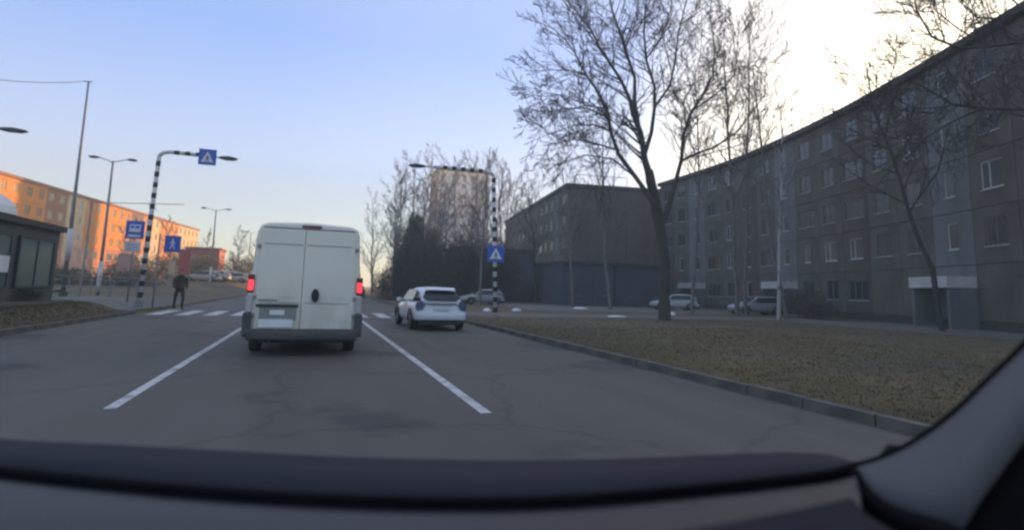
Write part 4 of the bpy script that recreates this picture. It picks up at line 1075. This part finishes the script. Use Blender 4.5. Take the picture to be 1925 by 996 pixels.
# dashboard: sweeps from the seal towards the camera and down
rings = []
prof = [(.008,-.012),(.05,-.004),(.12,.0),(.20,.0),(.26,-.010),(.33,-.05),(.36,-.12),(.36,-.45),(-.0,-.45)]
for i_, p in enumerate(sps):
    rings.append([(p.x*(1-(.35 if i_ < 36 else .35+.09*(i_-35))*a), p.y-a, p.z+z_) for a, z_ in prof])
b = MB(); b.loft(rings); b.build('dashboard', M['dash'], OC, smooth=True)
# cowl and bonnet beyond the glass
cowlpx = [(-500,765),(-250,795),(0,824),(200,834),(420,846),(650,858),(900,864),(1100,863),(1300,856),(1450,850),(1550,853),(1606,868)]
cps = smooth_pts([G(x, y, CZ-.02)-off for x, y in cowlpx])
rings = []
for p, q in zip(sps, cps):
    a = Vector((p.x, p.y+.006, p.z-.004)); m_ = a.lerp(q, .5); m_.z += .002
    rings.append([a, m_, q, q+Vector((0,.01,-.02)), q+Vector((0,.0,-.12)), a+Vector((0,0,-.12))])
b = MB(); b.loft(rings); b.build('cowl', M['cowl'], OC, smooth=True)
b = MB()
bon = []
for x in (-.86,-.8,-.4,0,.4,.8,.86):
    e = abs(x)/.92; bon.append([(x,.30-.02*e,.86-.05*e),(x,.80-.05*e,.72-.05*e),(x,1.40-.10*e,.58-.06*e),(x,1.62-.15*e,.48),(x,1.66-.15*e,.30),(x,.30,.30)])
b.loft(bon); b.build('bonnet', M['paint_navy'], OC, smooth=False, bevel=.02)
for s_ in (-1, 1):
    wheel(OC, s_*.78, 1.15, .31, .31, .2, s_)
    lb(OC, 'side_panel', M['paint_navy'], (s_*.93-.02, s_*.93+.02, -2.2, .44, .25, .86), .015)
lb(OC, 'floor_pan', M['black'], (-.9, .9, -2.2, .44, .24, .29))
for s_ in (-1, 1): wheel(OC, s_*.78, -1.5, .31, .31, .2, s_)
# right pillar trim, thin seal and dark door corner
edge_px = [(1606,874,.81),(1660,858,.77),(1720,828,.73),(1790,778,.68),(1860,712,.63),(1930,645,.58),(2030,540,.52),(2150,400,.45)]
ep = smooth_pts([P(x, y, Y)-off for x, y, Y in edge_px])
b = MB(); b.tube(ep, [.0042+.00006*i for i in range(len(ep))], 8); b.build('pillar_seal', M['seal'], OC, smooth=True)
inn_px = [(1612,905,.80),(1640,950,.74),(1700,990,.68),(1790,1010,.60),(1850,930,.56),(1925,830,.52),(2040,700,.46),(2170,560,.40)]
ip = smooth_pts([P(x, y, Y)-off for x, y, Y in inn_px])
rings = []
for a, c in zip(ep, ip):
    m_ = a.lerp(c, .5)+Vector((-.006,-.008,.004)); th = Vector((.05,.03,-.01))
    rings.append([a, m_, c, c+th, a+th])
b = MB(); b.loft(rings); b.build('pillar_trim', M['pillar'], OC, smooth=True)
# shaded gap between pillar foot and dash, put in as a black tube
gp = smooth_pts([P(x, y, Y)-off for x, y, Y in [(1602,880,.80),(1625,930,.76),(1680,975,.70),(1770,1012,.62),(1850,1060,.56)]])
b = MB(); b.tube(gp, [.007+.0016*i for i in range(len(gp))], 8); b.build('pillar_gap_shade', M['seal'], OC, smooth=True)
rings = [[a+Vector((.004,.0,.0)), a+Vector((.06,-.01,.06)), a+Vector((.5,-.05,.02)), a+Vector((.5,-.05,-.5)), a+Vector((.03,.02,-.5))] for a in ip]
b = MB(); b.loft(rings); b.build('door_panel', M['seal'], OC, smooth=True)
gl = smooth_pts([P(x, y, Y)-off for x, y, Y in [(1600,935,.60),(1480,960,.56),(1350,985,.52),(1200,1012,.48)]])
b = MB(); b.loft([[a, a+Vector((.0,-.02,-.012)), a+Vector((-.02,-.3,-.05)), a+Vector((-.02,-.3,-.2)), a+Vector((0,0,-.2))] for a in gl]); b.build('glovebox_lid', M['cowl'], OC, smooth=True)
dc = smooth_pts([P(x, y, Y)-off for x, y, Y in [(1740,1110,.50),(1840,1010,.47),(1905,900,.44),(1990,800,.41),(2100,720,.38)]])
rings = [[a+Vector((0,0,0)), a+Vector((.03,-.05,.002)), a+Vector((.05,-.18,-.25)), a+Vector((.12,.04,-.25)), a+Vector((.10,.05,-.01))] for a in dc]
b = MB(); b.loft(rings); b.build('door_top', M['seal'], OC, smooth=True)

# ------------------------------------------------------------------ haze volume added to lift dark tones as windscreen glare does
def haze(density):
    b = MB(); b.box(-140, 140, -30, 230, -1.3, 38)
    m = bpy.data.materials.new('haze'); m.use_nodes = True; n = m.node_tree; n.nodes.clear()
    o_ = n.nodes.new('ShaderNodeOutputMaterial'); v = n.nodes.new('ShaderNodeVolumePrincipled')
    v.inputs['Color'].default_value = (.95, .90, .80, 1); v.inputs['Density'].default_value = density; v.inputs['Anisotropy'].default_value = .12
    n.links.new(v.outputs[0], o_.inputs['Volume'])
    tag(b.build('haze', m), 'thin pale haze added in place of the windscreen glare veil', 'haze', kind='stuff')
haze(.0027)
